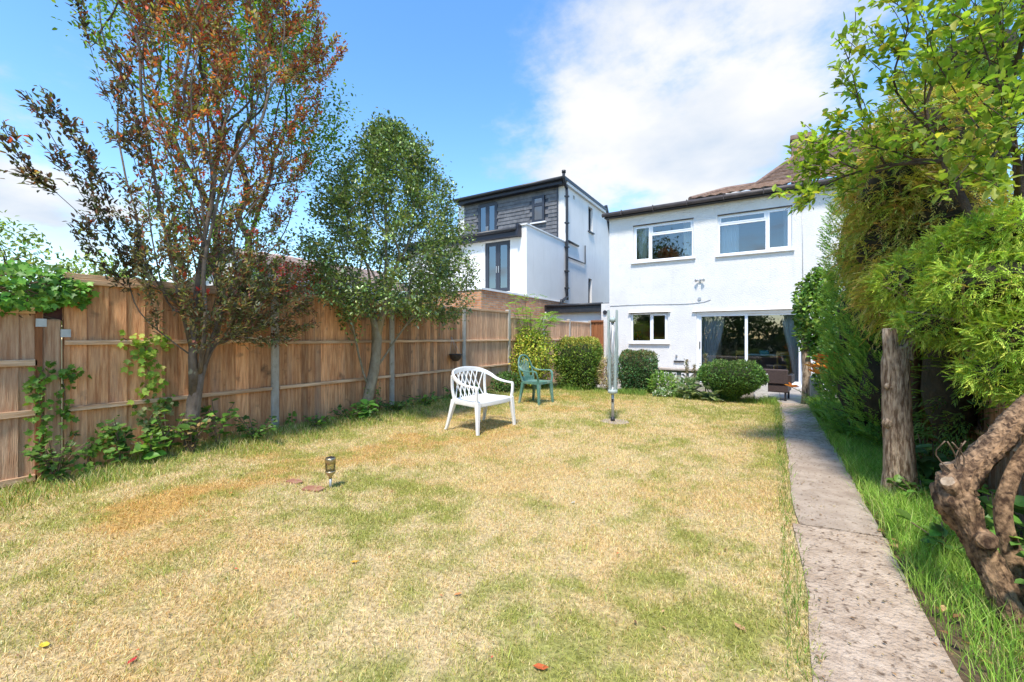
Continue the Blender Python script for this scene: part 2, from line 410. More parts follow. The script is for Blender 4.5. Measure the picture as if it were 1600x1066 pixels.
# ------------------------------------------------------------------ helpers: foliage
def leaves(name, P, D, Nn, Ln, Wd, col, mat, parent=None, simple=False, fold=.18, droop=.12, **t):
    P = np.asarray(P); n = len(P); D = norm(D)
    Ln = np.broadcast_to(np.asarray(Ln, float), (n,))[:, None]; Wd = np.broadcast_to(np.asarray(Wd, float), (n,))[:, None]
    S = norm(np.cross(D, Nn)); Nr = np.cross(S, D)
    up = Nr * Wd * fold
    if simple:
        V = np.stack([P, P + D * Ln * .5 + S * Wd * .5 + up, P + D * Ln - Nr * Ln * droop, P + D * Ln * .5 - S * Wd * .5 + up], 1)
        Fc = np.arange(n * 4).reshape(n, 4); k = 4
    else:
        a = P + D * Ln * .32; b_ = P + D * Ln * .7 - Nr * Ln * droop * .4
        V = np.stack([P, a + S * Wd * .5 + up, b_ + S * Wd * .38 + up * .8, P + D * Ln - Nr * Ln * droop,
                      b_ - S * Wd * .38 + up * .8, a - S * Wd * .5 + up], 1)
        base = np.arange(n)[:, None] * 6
        Fc = np.concatenate([base + np.array([[0, 1, 2, 3]]), base + np.array([[0, 3, 4, 5]])]); k = 6
    cc = np.repeat(np.asarray(col), k, axis=0)
    return link(name, np_mesh(name, V.reshape(-1, 3), Fc, cc), mat, parent, **t)
def pick_cols(n, cols, weights=None, var=.18):
    cols = np.asarray(cols, float); wts = None if weights is None else np.asarray(weights, float) / np.sum(weights)
    c = cols[rng.choice(len(cols), n, p=wts)]
    c = c * 1.35
    return np.clip(c * (1 + var * rng.standard_normal((n, 1))) * (1 + .06 * rng.standard_normal((n, 3))), .004, .95)
def rand_dirs(n): return norm(rng.standard_normal((n, 3)))
def ell_points(n, c, r, shell=0.0):
    d = rand_dirs(n); q = (shell ** 3 + (1 - shell ** 3) * rng.random((n, 1))) ** (1 / 3.)
    return np.asarray(c) + d * q * np.asarray(r)
def skeleton(trunks, pts, base, step=.13, wbase=.3, jit=.02, lift=.0):
    """joins every point of the crown to the nearest limb; returns nodes, parents, load"""
    nodes = []; par = []
    for tr in trunks:
        start = None
        if nodes:
            q = np.array(nodes); dd = np.linalg.norm(q - np.array(tr[0]), axis=1)
            start = int(np.argmin(dd))
        prev = start
        for i, p in enumerate(tr):
            if start is not None and i == 0: continue
            nodes.append(tuple(p)); par.append(-1 if prev is None else prev); prev = len(nodes) - 1
    base = np.asarray(base)
    arr = np.zeros((len(nodes) + len(pts) * 14 + 10, 3)); arr[:len(nodes)] = nodes; cnt = len(nodes)
    bd = np.zeros(len(arr)); bd[:cnt] = np.linalg.norm(arr[:cnt] - base, axis=1)
    order = np.argsort(np.linalg.norm(pts - base, axis=1) + rng.random(len(pts)) * .3)
    for i in order:
        p = pts[i]; d = np.linalg.norm(arr[:cnt] - p, axis=1)
        cost = d + wbase * bd[:cnt]; cost[d < .03] = 9
        j = int(np.argmin(cost)); a = arr[j].copy(); L = d[j]
        k = int(min(13, max(1, round(L / step)))); prev = j
        bow = np.array([0, 0, lift * L]) + rng.standard_normal(3) * jit * L * 1.5
        for s in range(1, k + 1):
            tt = s / k
            q = a + (p - a) * tt + bow * math.sin(math.pi * tt) + (rng.standard_normal(3) * jit * .5 if s < k else 0)
            if cnt >= len(arr): break
            arr[cnt] = q; bd[cnt] = np.linalg.norm(q - base); par.append(prev); prev = cnt; cnt += 1
    arr = arr[:cnt]; par = np.array(par); load = np.ones(cnt)
    for i in range(cnt - 1, -1, -1):
        if par[i] >= 0: load[par[i]] += load[i]
    heavy = np.full(cnt, -1)
    for i in range(cnt):
        if par[i] >= 0 and (heavy[par[i]] < 0 or load[i] > load[heavy[par[i]]]): heavy[par[i]] = i
    mv = np.where((par >= 0) & (heavy >= 0) & (arr[:, 2] > arr[0, 2] + .3))[0]
    for it in range(5):
        arr[mv] = .5 * arr[mv] + .25 * (arr[par[mv]] + arr[heavy[mv]])
    return arr, par, load
def wood_mesh(mb, arr, par, load, r0, tip=.003, power=.45, sides=6, ntrunk=0, rmin_load=0):
    cnt = len(arr); ch = [[] for _ in range(cnt)]
    for i in range(cnt):
        if par[i] >= 0: ch[par[i]].append(i)
    rad = np.maximum(tip, r0 * (load / load.max()) ** power)  # pipe model
    heads = [i for i in range(cnt) if par[i] < 0]
    while heads:
        h = heads.pop(); pl = [h] if par[h] < 0 else [par[h], h]; i = h
        while ch[i]:
            c = sorted(ch[i], key=lambda q: -load[q]); heads += c[1:]; i = c[0]; pl.append(i)
        if len(pl) < 2: continue
        rr = [rad[q] for q in pl]
        if par[h] >= 0: rr[0] = min(rr[0], rr[1] * 1.25)
        big = rr[min(1, len(rr) - 1)]
        if load[pl[1]] < rmin_load: continue
        mb.tube([arr[q] for q in pl], rr, n=sides if big > .012 else (4 if big > .006 else 3), caps=big > .012, jit=.06 if big > .02 else 0)
    return rad
def leaf_sites(arr, par, load, maxload, per, spread=.03):
    idx = np.where((load <= maxload) & (par >= 0))[0]
    idx = np.repeat(idx, per); n = len(idx)
    tt = rng.random((n, 1)); a = arr[par[idx]]; b = arr[idx]
    return a + (b - a) * tt + rng.standard_normal((n, 3)) * spread * .3, norm(b - a + 1e-6)

# ================================================================== THE SETTING
tag(MB().box(-400, 400, -400, 1500, -.5, -.16).build('ground', GROUND), kind='structure')

def lawn_cols(x, y, blade=False):
    n1 = fbm(x * .9 + 3, y * .9 + 8, 4); n2 = fbm(x * 3.1 + 20, y * 3.1, 4); n3 = fbm(x * 9 + 5, y * 9 + 50, 3)
    g = (n1 - .5) * 1.5 + (n2 - .5) * 1.5 + (n3 - .5) * 1.7 + .36
    g += .5 * sstep(-4.2, -5.2, x) + .30 * sstep(-.6, .1, x) * sstep(1, 8.5, y) + .38 * sstep(7.6, 9.4, y)
    g += .32 * np.exp(-((x + .35) ** 2 / .5 + (y - 1.9) ** 2 / .8)) + .25 * np.exp(-((x + 3.0) ** 2 / .35 + (y - 2.6) ** 2 / .12))
    g += .35 * np.exp(-((x + 4.3) ** 2 / .15 + (y - 1.0) ** 2 / .1)) - .30 * np.exp(-((x + 1.9) ** 2 / 2.5 + (y - 4.3) ** 2 / 2.2))
    g += .15 * np.exp(-((x + 1.8) ** 2 / .8 + (y - 1.2) ** 2 / .3))
    o = np.clip((fbm(x * 1.6 + 60, y * 1.6 + 33, 4) - .47) * 5, 0, 1) * (sstep(-2.2, -3.4, x) * .45 + .30)
    o = o + .75 * np.exp(-((x + 3.45) ** 2 / .5 + (y - 1.25) ** 2 / .18)) * (fbm(x * 4, y * 4 + 9, 3) + .3) + .5 * np.exp(-((x + 2.5) ** 2 / .5 + (y - .8) ** 2 / .12)) * (fbm(x * 4, y * 4 + 9, 3) + .2)
    if blade: g = g + .6 * rng.standard_normal(len(x)); o = np.clip(o + .3 * rng.standard_normal(len(x)), 0, 1)
    g = (sstep(.05, 1.15, g) * .85)[:, None]; o = np.clip(o, 0, 1)[:, None]
    straw = np.array([.87, .67, .37]); orange = np.array([.70, .40, .09]); green = np.array([.36, .40, .07])
    c = straw * (1 - o * .75) + orange * o * .75
    c = c * (1 - g) + green * g
    if blade: c = c * np.clip(1 + .22 * rng.standard_normal((len(x), 1)), .45, 1.7)
    return np.clip(c, .01, .9)
gx = np.arange(-5.5, .20, .055); gy = np.arange(-4, 9.76, .055)
XX, YY = np.meshgrid(gx, gy, indexing='ij'); nx, ny = XX.shape
V = np.stack([XX, YY, gz(XX, YY) + .012 * (fbm(XX * 9, YY * 9, 2) - .5)], -1).reshape(-1, 3)
ii = (np.arange(nx - 1)[:, None] * ny + np.arange(ny - 1)[None]).ravel()
lc = lawn_cols(V[:, 0], V[:, 1]) * .72
link('lawn', np_mesh('lawn', V, np.stack([ii, ii + ny, ii + ny + 1, ii + 1], 1), lc, True), LAWN, kind='structure')

def blades(name, x, y, h, wd, lean, col, base_z=None, bend=.4, parent=None, **t):
    """two-piece bent blades of grass, one mesh"""
    n = len(x); z = gz(x, y) - .004 if base_z is None else np.full(n, base_z)
    a = rng.random(n) * 6.283; b = rng.random(n) * 6.283
    P = np.stack([x, y, z], 1); S = np.stack([np.cos(a), np.sin(a), 0 * a], 1) * (wd / 2)[:, None]
    le = np.abs(lean)
    Ld = np.stack([np.cos(b) * np.sin(le), np.sin(b) * np.sin(le), np.cos(le)], 1)
    le2 = np.clip(le + bend, 0, 1.75)
    Ld2 = np.stack([np.cos(b) * np.sin(le2), np.sin(b) * np.sin(le2), np.cos(le2)], 1)
    m = P + Ld * (h * .55)[:, None]; tp = m + Ld2 * (h * .5)[:, None]
    tp[:, 2] = np.maximum(tp[:, 2], z + .004)
    V = np.stack([P - S, P + S, m + S * .8, tp, m - S * .8], 1).reshape(-1, 3)
    k = np.arange(n)[:, None] * 5
    Fc = np.concatenate([k + [[0, 1, 2]], k + [[0, 2, 4]], k + [[4, 2, 3]]])
    return link(name, np_mesh(name, V, Fc, np.repeat(col, 5, 0)), GRASS, parent, **t)
def scatter_xy(n, x0, x1, y0, y1): return x0 + (x1 - x0) * rng.random(n), y0 + (y1 - y0) * rng.random(n)
x, y = scatter_xy(2100000, -5.45, .2, -1.2, 9.7)
dd = np.hypot(x, y); keep = rng.random(len(x)) < np.clip((2.6 / np.maximum(dd, .5)) ** 1.15, .10, 1) * .52 * (y > .35 - .25 * x - 1.6)
x, y = x[keep], y[keep]; dd = np.hypot(x, y); n = len(x)
edge = .15 + .05 * (fbm(y * 2.2, y * 0 + 4, 3) - .5) * 2
kk = x < edge; x, y, dd = x[kk], y[kk], dd[kk]; n = len(x)
cl = lawn_cols(x, y, True)
gness = cl[:, 1] - cl[:, 0]
hh = (.014 + .014 * rng.random(n)) * (1 + .5 * (gness > 0)) * (1 + .07 * dd)
blades('grass', x, y, hh, .0017 + .00058 * dd + .0008 * rng.random(n), np.clip(.75 + .45 * rng.standard_normal(n), 0, 1.45), cl, bend=.35, kind='stuff',
       label='short dry straw coloured lawn grass with green patches', cat='grass')

# concrete path, poured in slabs
path = MB().box(.10, .64, -4, 9.72, -.15, -.035).build('path', SOIL, kind='structure')
def slab_outline(y0, y1, xl, xr, seed):
    m = 14; ys = np.linspace(y0, y1, m)
    l = xl + .035 * (fbm(ys * 2.1 + seed, ys * 0 + 3, 4) - .5) * 2; r = xr + .035 * (fbm(ys * 2.3 + seed, ys * 0 + 9, 4) - .5) * 2
    return [(a, b) for a, b in zip(l, ys)], [(a, b) for a, b in zip(r, ys)]
for i, (y0, y1, mat_, zt) in enumerate(((-4, -.60, CONC_A, .012), (-.585, 3.44, CONC_A, .012), (3.455, 6.16, CONC_B, .016), (6.17, 9.7, CONC_A, .010))):
    lft, rgt = slab_outline(y0, y1, .135, .60, i * 11.0); mb = MB(); vs = []; fs = []
    m = len(lft)
    for k in range(m):
        (a, yy), (b, _) = lft[k], rgt[k]
        sk = (.06 * (1 - k / (m - 1)) if i == 2 else 0) - (.0)
        for tt in np.linspace(0, 1, 8):
            yk = yy + (tt * .05 if (i == 2 and k == 0) or (i == 1 and k == m - 1) else 0)
            vs.append((a + (b - a) * tt, yk, zt + .006 * (vnoise(np.array(tt * 3.0 + i), np.array(yk * 3.0)) - .5)))
    for k in range(m - 1):
        for q in range(7): fs.append((k * 8 + q, k * 8 + q + 1, (k + 1) * 8 + q + 1, (k + 1) * 8 + q))
    b0 = len(vs); per = [k * 8 for k in range(m)] + [(m - 1) * 8 + q for q in range(1, 8)] + [k * 8 + 7 for k in range(m - 2, -1, -1)] + [q for q in range(6, 0, -1)]
    vs += [(vs[q][0], vs[q][1], -.06) for q in per]
    for k in range(len(per)):
        k2 = (k + 1) % len(per); fs.append((per[k2], per[k], b0 + k, b0 + k2))
    mb.add(vs, fs); mb.build('concrete_slab', mat_, path)
# soil beds
def sheet(name, x0, x1, y0, y1, z, mat_, st=.15):
    ax = np.arange(x0, x1 + st, st); ay = np.arange(y0, y1 + st, st); A, B = np.meshgrid(ax, ay, indexing='ij'); a, b = A.shape
    V = np.stack([A, B, gz(A, B) + z + .05 * (fbm(A * 3, B * 3, 3) - .5)], -1).reshape(-1, 3)
    q = (np.arange(a - 1)[:, None] * b + np.arange(b - 1)[None]).ravel()
    return link(name, np_mesh(name, V, np.stack([q, q + b, q + b + 1, q + 1], 1), None, True), mat_, kind='structure')
sheet('border_soil', .60, 4.0, -3, 10.2, -.03, SOIL)
sheet('rear_border_soil', -5.5, .05, 9.55, 10.5, -.035, SOIL)
patio = MB().box(-5.3, 3, 10.5, 14.0, -.3, -.135).build('patio', SOIL, kind='structure')
slab_me = MB().bbox(-.222, .222, -.222, .222, -.03, 0, .006).mesh('paving_slab'); slab_me.materials.append(PAVING)
for i in range(17):
    for j in range(7):
        link('paving_slab', slab_me, None, patio, (-5.0 + i * .45, 10.75 + j * .45 + .02, -.105))

# ================================================================== FENCES
def board_mesh(wd, h, th=.032):
    """feather-edged board: thick on one long edge, thin on the other; runs along local y, stands on z = 0"""
    return MB().add([(0, 0, 0), (th * .22, 0, 0), (th, wd, 0), (0, wd, 0), (0, 0, h), (th * .22, 0, h), (th, wd, h - .004), (0, wd, h)],
                    [(0, 3, 2, 1), (4, 5, 6, 7), (0, 1, 5, 4), (1, 2, 6, 5), (2, 3, 7, 6), (3, 0, 4, 7)]).mesh('board')
_bm = {}
def boards(parent, y0, y1, wd, z0, z1, mat_, sx=1, x=0):
    n = max(1, int(round((y1 - y0) / wd))); pitch = (y1 - y0) / n
    key = (round(pitch, 3), round(z1 - z0, 2), mat_.name)
    if key not in _bm: _bm[key] = board_mesh(pitch + .012, z1 - z0); _bm[key].materials.append(mat_)
    for i in range(n):
        o = link('board', _bm[key], None, parent, (x + .002 * random.random(), y0 + i * pitch, z0 + .012 * (random.random() - .5)))
        o.scale.x = sx; o.rotation_euler = (R(random.uniform(-.25, .25)), 0, R(random.uniform(-.6, .6)))
def rail(parent, y0, y1, z, mat_=None, x0=.026, x1=.068, h=.042, name='rail'):
    MB().bbox(x0, x1, y0, y1, z - h / 2, z + h / 2, .004).build(name, mat_ or WOOD_RAIL, parent)
def post(parent, y, z0, z1, wd=.10, mat_=None, x0=-.05, x1=.055):
    MB().bbox(x0, x1, y - wd / 2, y + wd / 2, z0, z1, .012).build('post', mat_ or CONC_POST, parent)
fz = .06
fen = empty('wooden_fence', (FX, 0, 0), label='tall brown boarded fence with concrete posts behind the trees', cat='fence')
PY = [3.06, 5.02, 6.97, 8.74]
bays = [(1.16, 3.01, .145, 1.84), (3.11, 4.97, .098, 1.84), (5.07, 6.92, .098, 1.86), (7.02, 8.69, .098, 1.88)]
for i, (a, b, wd, zt) in enumerate(bays):
    boards(fen, a, b, wd, .03 + (fz if i else -.02), zt - .03, WOOD if i < 2 else (WOOD if i == 2 else WOOD_GREY))
    for z in ((.62, 1.22) if i == 0 else (.62, 1.2)): rail(fen, a, b, z)
    rail(fen, a, b, zt - .012, x0=-.02, x1=.05, h=.045, name='capping')
    if i == 0:
        rail(fen, a, b, zt - .06, x0=.026, x1=.055, h=.05); rail(fen, a, b, .035, x0=.026, x1=.055, h=.07)
        MB().box(.018, .05, a, a + .035, .0, zt - .085).build('batten', WOOD, fen)
for yv, zt in zip(PY, (1.80, 1.88, 1.90, 1.93)): post(fen, yv, -.3, zt)
post(fen, 1.09, -.3, 1.43, .11, WOOD_GREY, -.06, .05)
MB().box(.052, .062, 1.135, 1.20, 1.27, 1.34).build('bracket', METAL, fen); MB().box(.052, .062, .985, 1.05, 1.36, 1.43).build('bracket', METAL, fen)
MB().box(.0, .012, 1.02, 1.155, 1.42, 1.70).build('plate', RUST, fen)
lowp = empty('fence_panel', (FX, 0, 0), label='lower weathered fence panel beside the square wooden post', cat='fence')
boards(lowp, -1.0, 1.02, .145, -.02, 1.50, WOOD_GREY)
for z in (.06, .62, 1.05, 1.50): rail(lowp, -1.0, 1.0, z, x0=.018, x1=.05, h=.055)
MB().box(.019, .05, .985, 1.028, -.02, 1.53).build('batten', WOOD_RED, lowp)
far = empty('low_fence', (-5.45, 8.80, 0), R(-1.2), label='brown boarded fence running on behind the yellow shrub to the house', cat='fence')
boards(far, .02, 5.05, .10, -.02, 1.76, WOOD_GREY)
for a, b in ((.02, 1.65), (1.75, 3.35), (3.45, 5.05)):
    rail(far, a, b, 1.2); rail(far, a, b, .6); rail(far, a, b, 1.75, x0=-.02, x1=.05, h=.04, name='capping')
for yv in (1.7, 3.4, 5.1): post(far, yv, -.3, 1.83, .085)
gate = empty('side_gate', (-5.30, 13.93, -.1), R(-90), label='narrow red brown wooden gate closing the passage beside the white house', cat='gate')
boards(gate, 0, .44, .11, 0, 1.95, WOOD_RED)
for z in (.3, 1.0, 1.9): rail(gate, 0, .44, z, WOOD_RED)
rf = empty('right_fence', (RX, 0, 0), R(180), label='old grey wooden boundary fence behind the gnarled trunk and conifers', cat='fence')
boards(rf, -9.6, -1.2, .12, -.02, 1.70, WOOD_GREY)
for z in (.5, 1.5): rail(rf, -9.6, -1.2, z)

# ================================================================== HOUSES
def wall_sheet(mb, axis, pos, thick, a0, a1, z0, z1, holes):
    """wall with real openings; axis 'y': runs along x at y=pos, 'x': runs along y at x=pos; thick goes to +axis"""
    A = sorted({a0, a1, *[h[0] for h in holes], *[h[1] for h in holes]}); Z = sorted({z0, z1, *[h[2] for h in holes], *[h[3] for h in holes]})
    P = (lambda a, z, d: (a, pos + d, z)) if axis == 'y' else (lambda a, z, d: (pos + d, a, z))
    solid = lambda i, k: 0 <= i < len(A) - 1 and 0 <= k < len(Z) - 1 and not any(
        h[0] - 1e-6 <= A[i] and A[i + 1] <= h[1] + 1e-6 and h[2] - 1e-6 <= Z[k] and Z[k + 1] <= h[3] + 1e-6 for h in holes)
    for i in range(len(A) - 1):
        for k in range(len(Z) - 1):
            if not solid(i, k): continue
            a, b, c, d = A[i], A[i + 1], Z[k], Z[k + 1]
            mb.add([P(a, c, 0), P(b, c, 0), P(b, d, 0), P(a, d, 0)], [(0, 1, 2, 3)])
            mb.add([P(a, c, thick), P(b, c, thick), P(b, d, thick), P(a, d, thick)], [(3, 2, 1, 0)])
            for (di, dk, p, q) in ((-1, 0, (a, c), (a, d)), (1, 0, (b, d), (b, c)), (0, -1, (b, c), (a, c)), (0, 1, (a, d), (b, d))):
                if not solid(i + di, k + dk):
                    mb.add([P(*p, 0), P(*q, 0), P(*q, thick), P(*p, thick)], [(0, 1, 2, 3)])
    return mb
def frame_boxes(mb, x0, x1, z0, z1, t, y0, y1, bars_v=(), bars_h=()):
    mb.bbox(x0, x0 + t, y0, y1, z0, z1, .004); mb.bbox(x1 - t, x1, y0, y1, z0, z1, .004)
    mb.bbox(x0 + t, x1 - t, y0 + .001, y1, z0, z0 + t, .004); mb.bbox(x0 + t, x1 - t, y0 + .001, y1, z1 - t, z1, .004)
    for b in bars_v: mb.bbox(b - t * .55, b + t * .55, y0 + .002, y1, z0 + t, z1 - t, .004)
    for (z, a, b) in bars_h: mb.bbox(a, b, y0 + .003, y1, z - t * .5, z + t * .5, .004)
    return mb
def pane(parent, x0, x1, z0, z1, y, mat_=None, name='pane'):
    MB().add([(x0, y, z0), (x1, y, z0), (x1, y, z1), (x0, y, z1)], [(0, 1, 2, 3)]).build(name, mat_ or GLASS, parent)
def sash(parent, x0, x1, z0, z1, y0, t=.04, mat_=None, dep=.03, gl=None, name='sash'):
    s = frame_boxes(MB(), x0, x1, z0, z1, t, y0, y0 + dep).build(name, mat_ or UPVC, parent)
    pane(parent, x0 + t - .004, x1 - t + .004, z0 + t - .004, z1 - t + .004, y0 + dep * .55, gl)
    return s

HY = 14.0; HX0, HX1 = -4.68, 3.2; EZ = 5.30
house = empty('white_house', (0, 0, 0), label='white roughcast two storey house with patio door and brown tiled roof', cat='house')
W1 = (-3.87, -2.03, 3.72, 4.91); W2 = (-1.36, .49, 3.70, 4.89); W3 = (-3.95, -2.78, 1.10, 2.06); DR = (-1.95, .78, -.10, 2.03)
mb = MB(); wall_sheet(mb, 'y', HY, .28, HX0, HX1, -.3, EZ - .04, [W1, W2, W3, DR])
wall_sheet(mb, 'x', HX0, .28, HY + .28, 22, -.3, EZ - .04, [])
mb.build('wall', RENDER, house)
mb = MB()
for (x0, x1, z0, z1, y1) in ((-4.38, 2.9, -.02, 2.42, 18.4), (-4.38, 2.9, 2.62, 5.2, 17.6)):
    a, b = 14.29, y1
    mb.add([(x0, a, z0), (x1, a, z0), (x1, b, z0), (x0, b, z0), (x0, a, z1), (x1, a, z1), (x1, b, z1), (x0, b, z1)],
           [(0, 1, 2, 3), (4, 7, 6, 5), (2, 6, 7, 3), (0, 3, 7, 4), (1, 5, 6, 2)])
mb.box(-1.72, -1.64, 14.3, 17.6, 2.62, 5.2); mb.box(-2.35, -2.25, 14.3, 18.4, 0, 2.42)
mb.build('room_shell', ROOM, house)
def window(rect, mull, trans_side, tz, hood=False):
    x0, x1, z0, z1 = rect; y0 = HY + .05
    f = frame_boxes(MB(), x0, x1, z0, z1, .055, y0, y0 + .07, (mull,)).build('window', UPVC, house)
    L_, R_ = (x0 + .05, mull - .025), (mull + .025, x1 - .05)
    for s, (a, b) in (('L', L_), ('R', R_)):
        if trans_side == s:
            rail_ = MB().bbox(a, b, y0 - .002, y0 + .06, tz - .03, tz + .03, .004).build('transom', UPVC, f)
            sash(f, a, b, tz + .025, z1 - .05, y0 - .012, .038); pane(f, a + .01, b - .01, z0 + .05, tz - .02, y0 + .03)
        elif s == 'L' and rect is W3: pane(f, a + .005, b - .005, z0 + .05, z1 - .05, y0 + .03)
        else: sash(f, a, b, z0 + .05, z1 - .05, y0 - .014, .048)
    MB().bbox(x0 - .06, x1 + .06, HY - .075, HY + .06, z0 - .055, z0 - .002, .01).build('sill', UPVC if rect is not W3 else RENDER_S, f)
    MB().bbox(x0 - .01, x1 + .01, HY - .012, HY + .05, z1 - .003, z1 + .02, .003).build('head_strip', GUTTER, f)
    return f
window(W1, -3.31, 'R', 4.57); window(W2, -.11, 'L', 4.61); fw3 = window(W3, -3.31, '', 0)
MB().add([(-4.02, HY - .09, 2.07), (-2.70, HY - .09, 2.07), (-2.76, HY - .005, 2.18), (-3.96, HY - .005, 2.18), (-4.02, HY + .02, 2.07), (-2.70, HY + .02, 2.07)],
         [(0, 1, 2, 3), (0, 3, 4), (1, 5, 2), (0, 4, 5, 1)]).build('hood', RENDER_S, house)
MB().add([(-2.06, HY - .08, 2.05), (.95, HY - .08, 2.05), (.93, HY - .005, 2.12), (-2.03, HY - .005, 2.12), (-2.06, HY + .02, 2.05), (.95, HY + .02, 2.05)],
         [(0, 1, 2, 3), (0, 3, 4), (1, 5, 2), (0, 4, 5, 1)]).build('hood', RENDER_S, house)
d = frame_boxes(MB(), DR[0], DR[1], DR[2], DR[3], .07, HY + .04, HY + .14).build('patio_door', UPVC, house)
sash(d, DR[0] + .06, -.58, -.04, 1.97, HY + .06, .075, dep=.035, name='sliding_leaf'); sash(d, -.66, DR[1] - .06, -.04, 1.97, HY + .10, .075, dep=.035, name='sliding_leaf')
MB().bbox(DR[0] + .08, DR[0] + .105, HY + .03, HY + .06, .92, 1.14, .004).build('handle', BLACK, d)
# roof edge, gutter and the tiled roof behind
MB().box(HX0 - .12, HX1, HY - .17, HY + .3, EZ - .04, EZ - .015).build('soffit', NAVY, house)
MB().box(HX0 - .10, HX1, HY - .19, HY - .165, EZ - .05, EZ + .10).build('fascia', NAVY, house)
gut = MB().tube([(HX0 - .16, HY - .255, EZ + .045), (HX1, HY - .255, EZ + .045)], .068, 10).build('gutter', GUTTER, house)
for gx_ in np.arange(HX0 + .5, HX1, 1.0): MB().box(gx_ - .012, gx_ + .012, HY - .33, HY - .19, EZ - .03, EZ + .118).build('gutter_bracket', GUTTER, gut)
MB().box(HX0 - .06, HX1, HY - .16, 21.5, EZ + .0, EZ + .12).build('flat_roof', GUTTER, house)
def tiled(p0, p1, q0, q1, rows, cols, amp, name, mat_, parent):
    """wavy tile courses between lower edge p0-p1 and upper edge q0-q1"""
    p0, p1, q0, q1 = map(Vector, (p0, p1, q0, q1)); nrm_ = (p1 - p0).cross(q0 - p0).normalized()
    if nrm_.z < 0: nrm_ = -nrm_
    vs = []; fs = []; m = cols * 4
    for r in range(rows):
        for e in (0, 1):
            t = (r + e * 1.06) / rows; a = p0.lerp(q0, min(t, 1)); b = p1.lerp(q1, min(t, 1))
            for k in range(m + 1):
                s = k / m; vs.append(a.lerp(b, s) + nrm_ * (amp * (.5 + .5 * math.cos(2 * math.pi * k / 4)) + (.035 if e == 0 else .0)))
        b0 = r * 2 * (m + 1)
        for k in range(m): fs.append((b0 + k, b0 + k + 1, b0 + m + 2 + k, b0 + m + 1 + k))
        if r:
            pb = b0 - (m + 1)
            for k in range(m): fs.append((pb + k, pb + k + 1, b0 + k + 1, b0 + k))
    return MB().add(vs, fs, True).build(name, mat_, parent)
roof = tiled((-2.1, HY - .16, EZ + .13), (3.2, HY - .16, EZ + .13), (-1.35, 16.2, 6.28), (3.2, 16.2, 6.28), 8, 19, .035, 'roof', TILE, house)
tiled((-2.1, 18.0, EZ + .13), (-2.1, HY - .16, EZ + .13), (-1.35, 17.5, 6.28), (-1.35, 16.2, 6.28), 6, 14, .035, 'roof_end', TILE, roof)
tiled((-.55, 16.1, 6.18), (4.2, 16.1, 6.18), (1.7, 19.4, 8.7), (4.2, 19.4, 8.7), 12, 16, .035, 'upper_roof', TILE, roof)
tiled((-.55, 21.5, 6.18), (-.55, 16.1, 6.18), (1.7, 19.4, 8.7), (1.7, 19.3, 8.7), 10, 16, .035, 'upper_roof_end', TILE, roof)
MB().tube([(-2.1, HY - .16, EZ + .17), (-1.35, 16.2, 6.33), (-.45, 16.2, 6.33)], .07, 8).build('ridge_tile', TILE, roof)
MB().tube([(-.55, 16.1, 6.22), (1.7, 19.4, 8.74)], .07, 8).build('hip_tile', TILE, roof)
MB().box(.62, 1.22, 18.0, 18.6, 6.5, 8.25).box(.58, 1.26, 17.96, 18.64, 8.25, 8.4).build('chimney', TILE, roof)
# wall fittings
fl = MB().bbox(-1.87, -1.81, HY - .04, HY, 2.93, 3.05, .006).build('floodlight', METAL, house)
for sx, ax in ((-1, .13), (1, .13)):
    MB().tube([(-1.84, HY - .04, 2.99), (-1.84 + sx * .06, HY - .06, 3.0)], .012, 6).build('lamp_arm', METAL, fl)
    MB().tube([(-1.84 + sx * .05, HY - .06, 3.0), (-1.84 + sx * .09, HY - .10, 2.99), (-1.84 + sx * .11, HY - .13, 2.98)], [.02, .04, .045], 12).build('lamp_head', METAL, fl)
MB().tube([(-1.86, HY + .01, 2.44), (-1.86, HY - .03, 2.44)], .05, 12).build('vent', METAL, house)
MB().tube(smooth_path([(HX0 + .03, HY - .012, 2.32), (-3.6, HY - .012, 2.33), (-2.4, HY - .012, 2.30), (-1.8, HY - .012, 2.33), (-1.55, HY - .012, 2.40)], 4), .008, 5).build('cable', METAL, house)
MB().tube([(.72, HY - .012, 5.2), (.74, HY - .012, 2.1)], .007, 5).build('cable', METAL, house)
MB().box(-2.6, -2.3, HY - .05, HY - .001, .50, .54).build('pipe', BLACK, house)
MB().tube([(-2.52, HY, .70), (-2.52, HY - .06, .70)], .03, 8).build('overflow_outlet', METAL, house)
# curtains and the things standing in the rooms
def curtain(x0, x1, y, z0, z1, mat_, label, waves=5, pull=0):
    m = waves * 6; vs = []; fs = []
    for r, zt in enumerate(np.linspace(0, 1, 7)):
        for k in range(m + 1):
            s = k / m; xe = x1 - pull * (x1 - x0) * math.sin(zt * math.pi * .5) ** 2 if pull > 0 else x1
            xs = x0 + (-pull) * (x1 - x0) * math.sin(zt * math.pi * .5) ** 2 if pull < 0 else x0
            vs.append((xs + (xe - xs) * s, y + .025 * math.cos(2 * math.pi * s * waves), z1 + (z0 - z1) * zt))
    for r in range(6):
        for k in range(m): fs.append((r * (m + 1) + k, r * (m + 1) + k + 1, (r + 1) * (m + 1) + k + 1, (r + 1) * (m + 1) + k))
    return MB().add(vs, fs, True).build('curtain', mat_, label=label, cat='curtain')
curtain(-3.80, -3.50, HY + .33, 3.6, 4.95, CURTAIN, 'cream curtain at the narrow pane of the upper window')
curtain(-2.38, -2.08, HY + .33, 3.6, 4.95, CURTAIN, 'cream curtain at the wide pane of the smaller upper window')
curtain(-1.31, -.82, HY + .33, 3.6, 4.95, VOILE, 'white curtain behind the pane below the transom of the wider upper window')
curtain(.30, .47, HY + .33, 3.6, 4.95, VOILE, 'white curtain edge in the tall side casement upstairs')
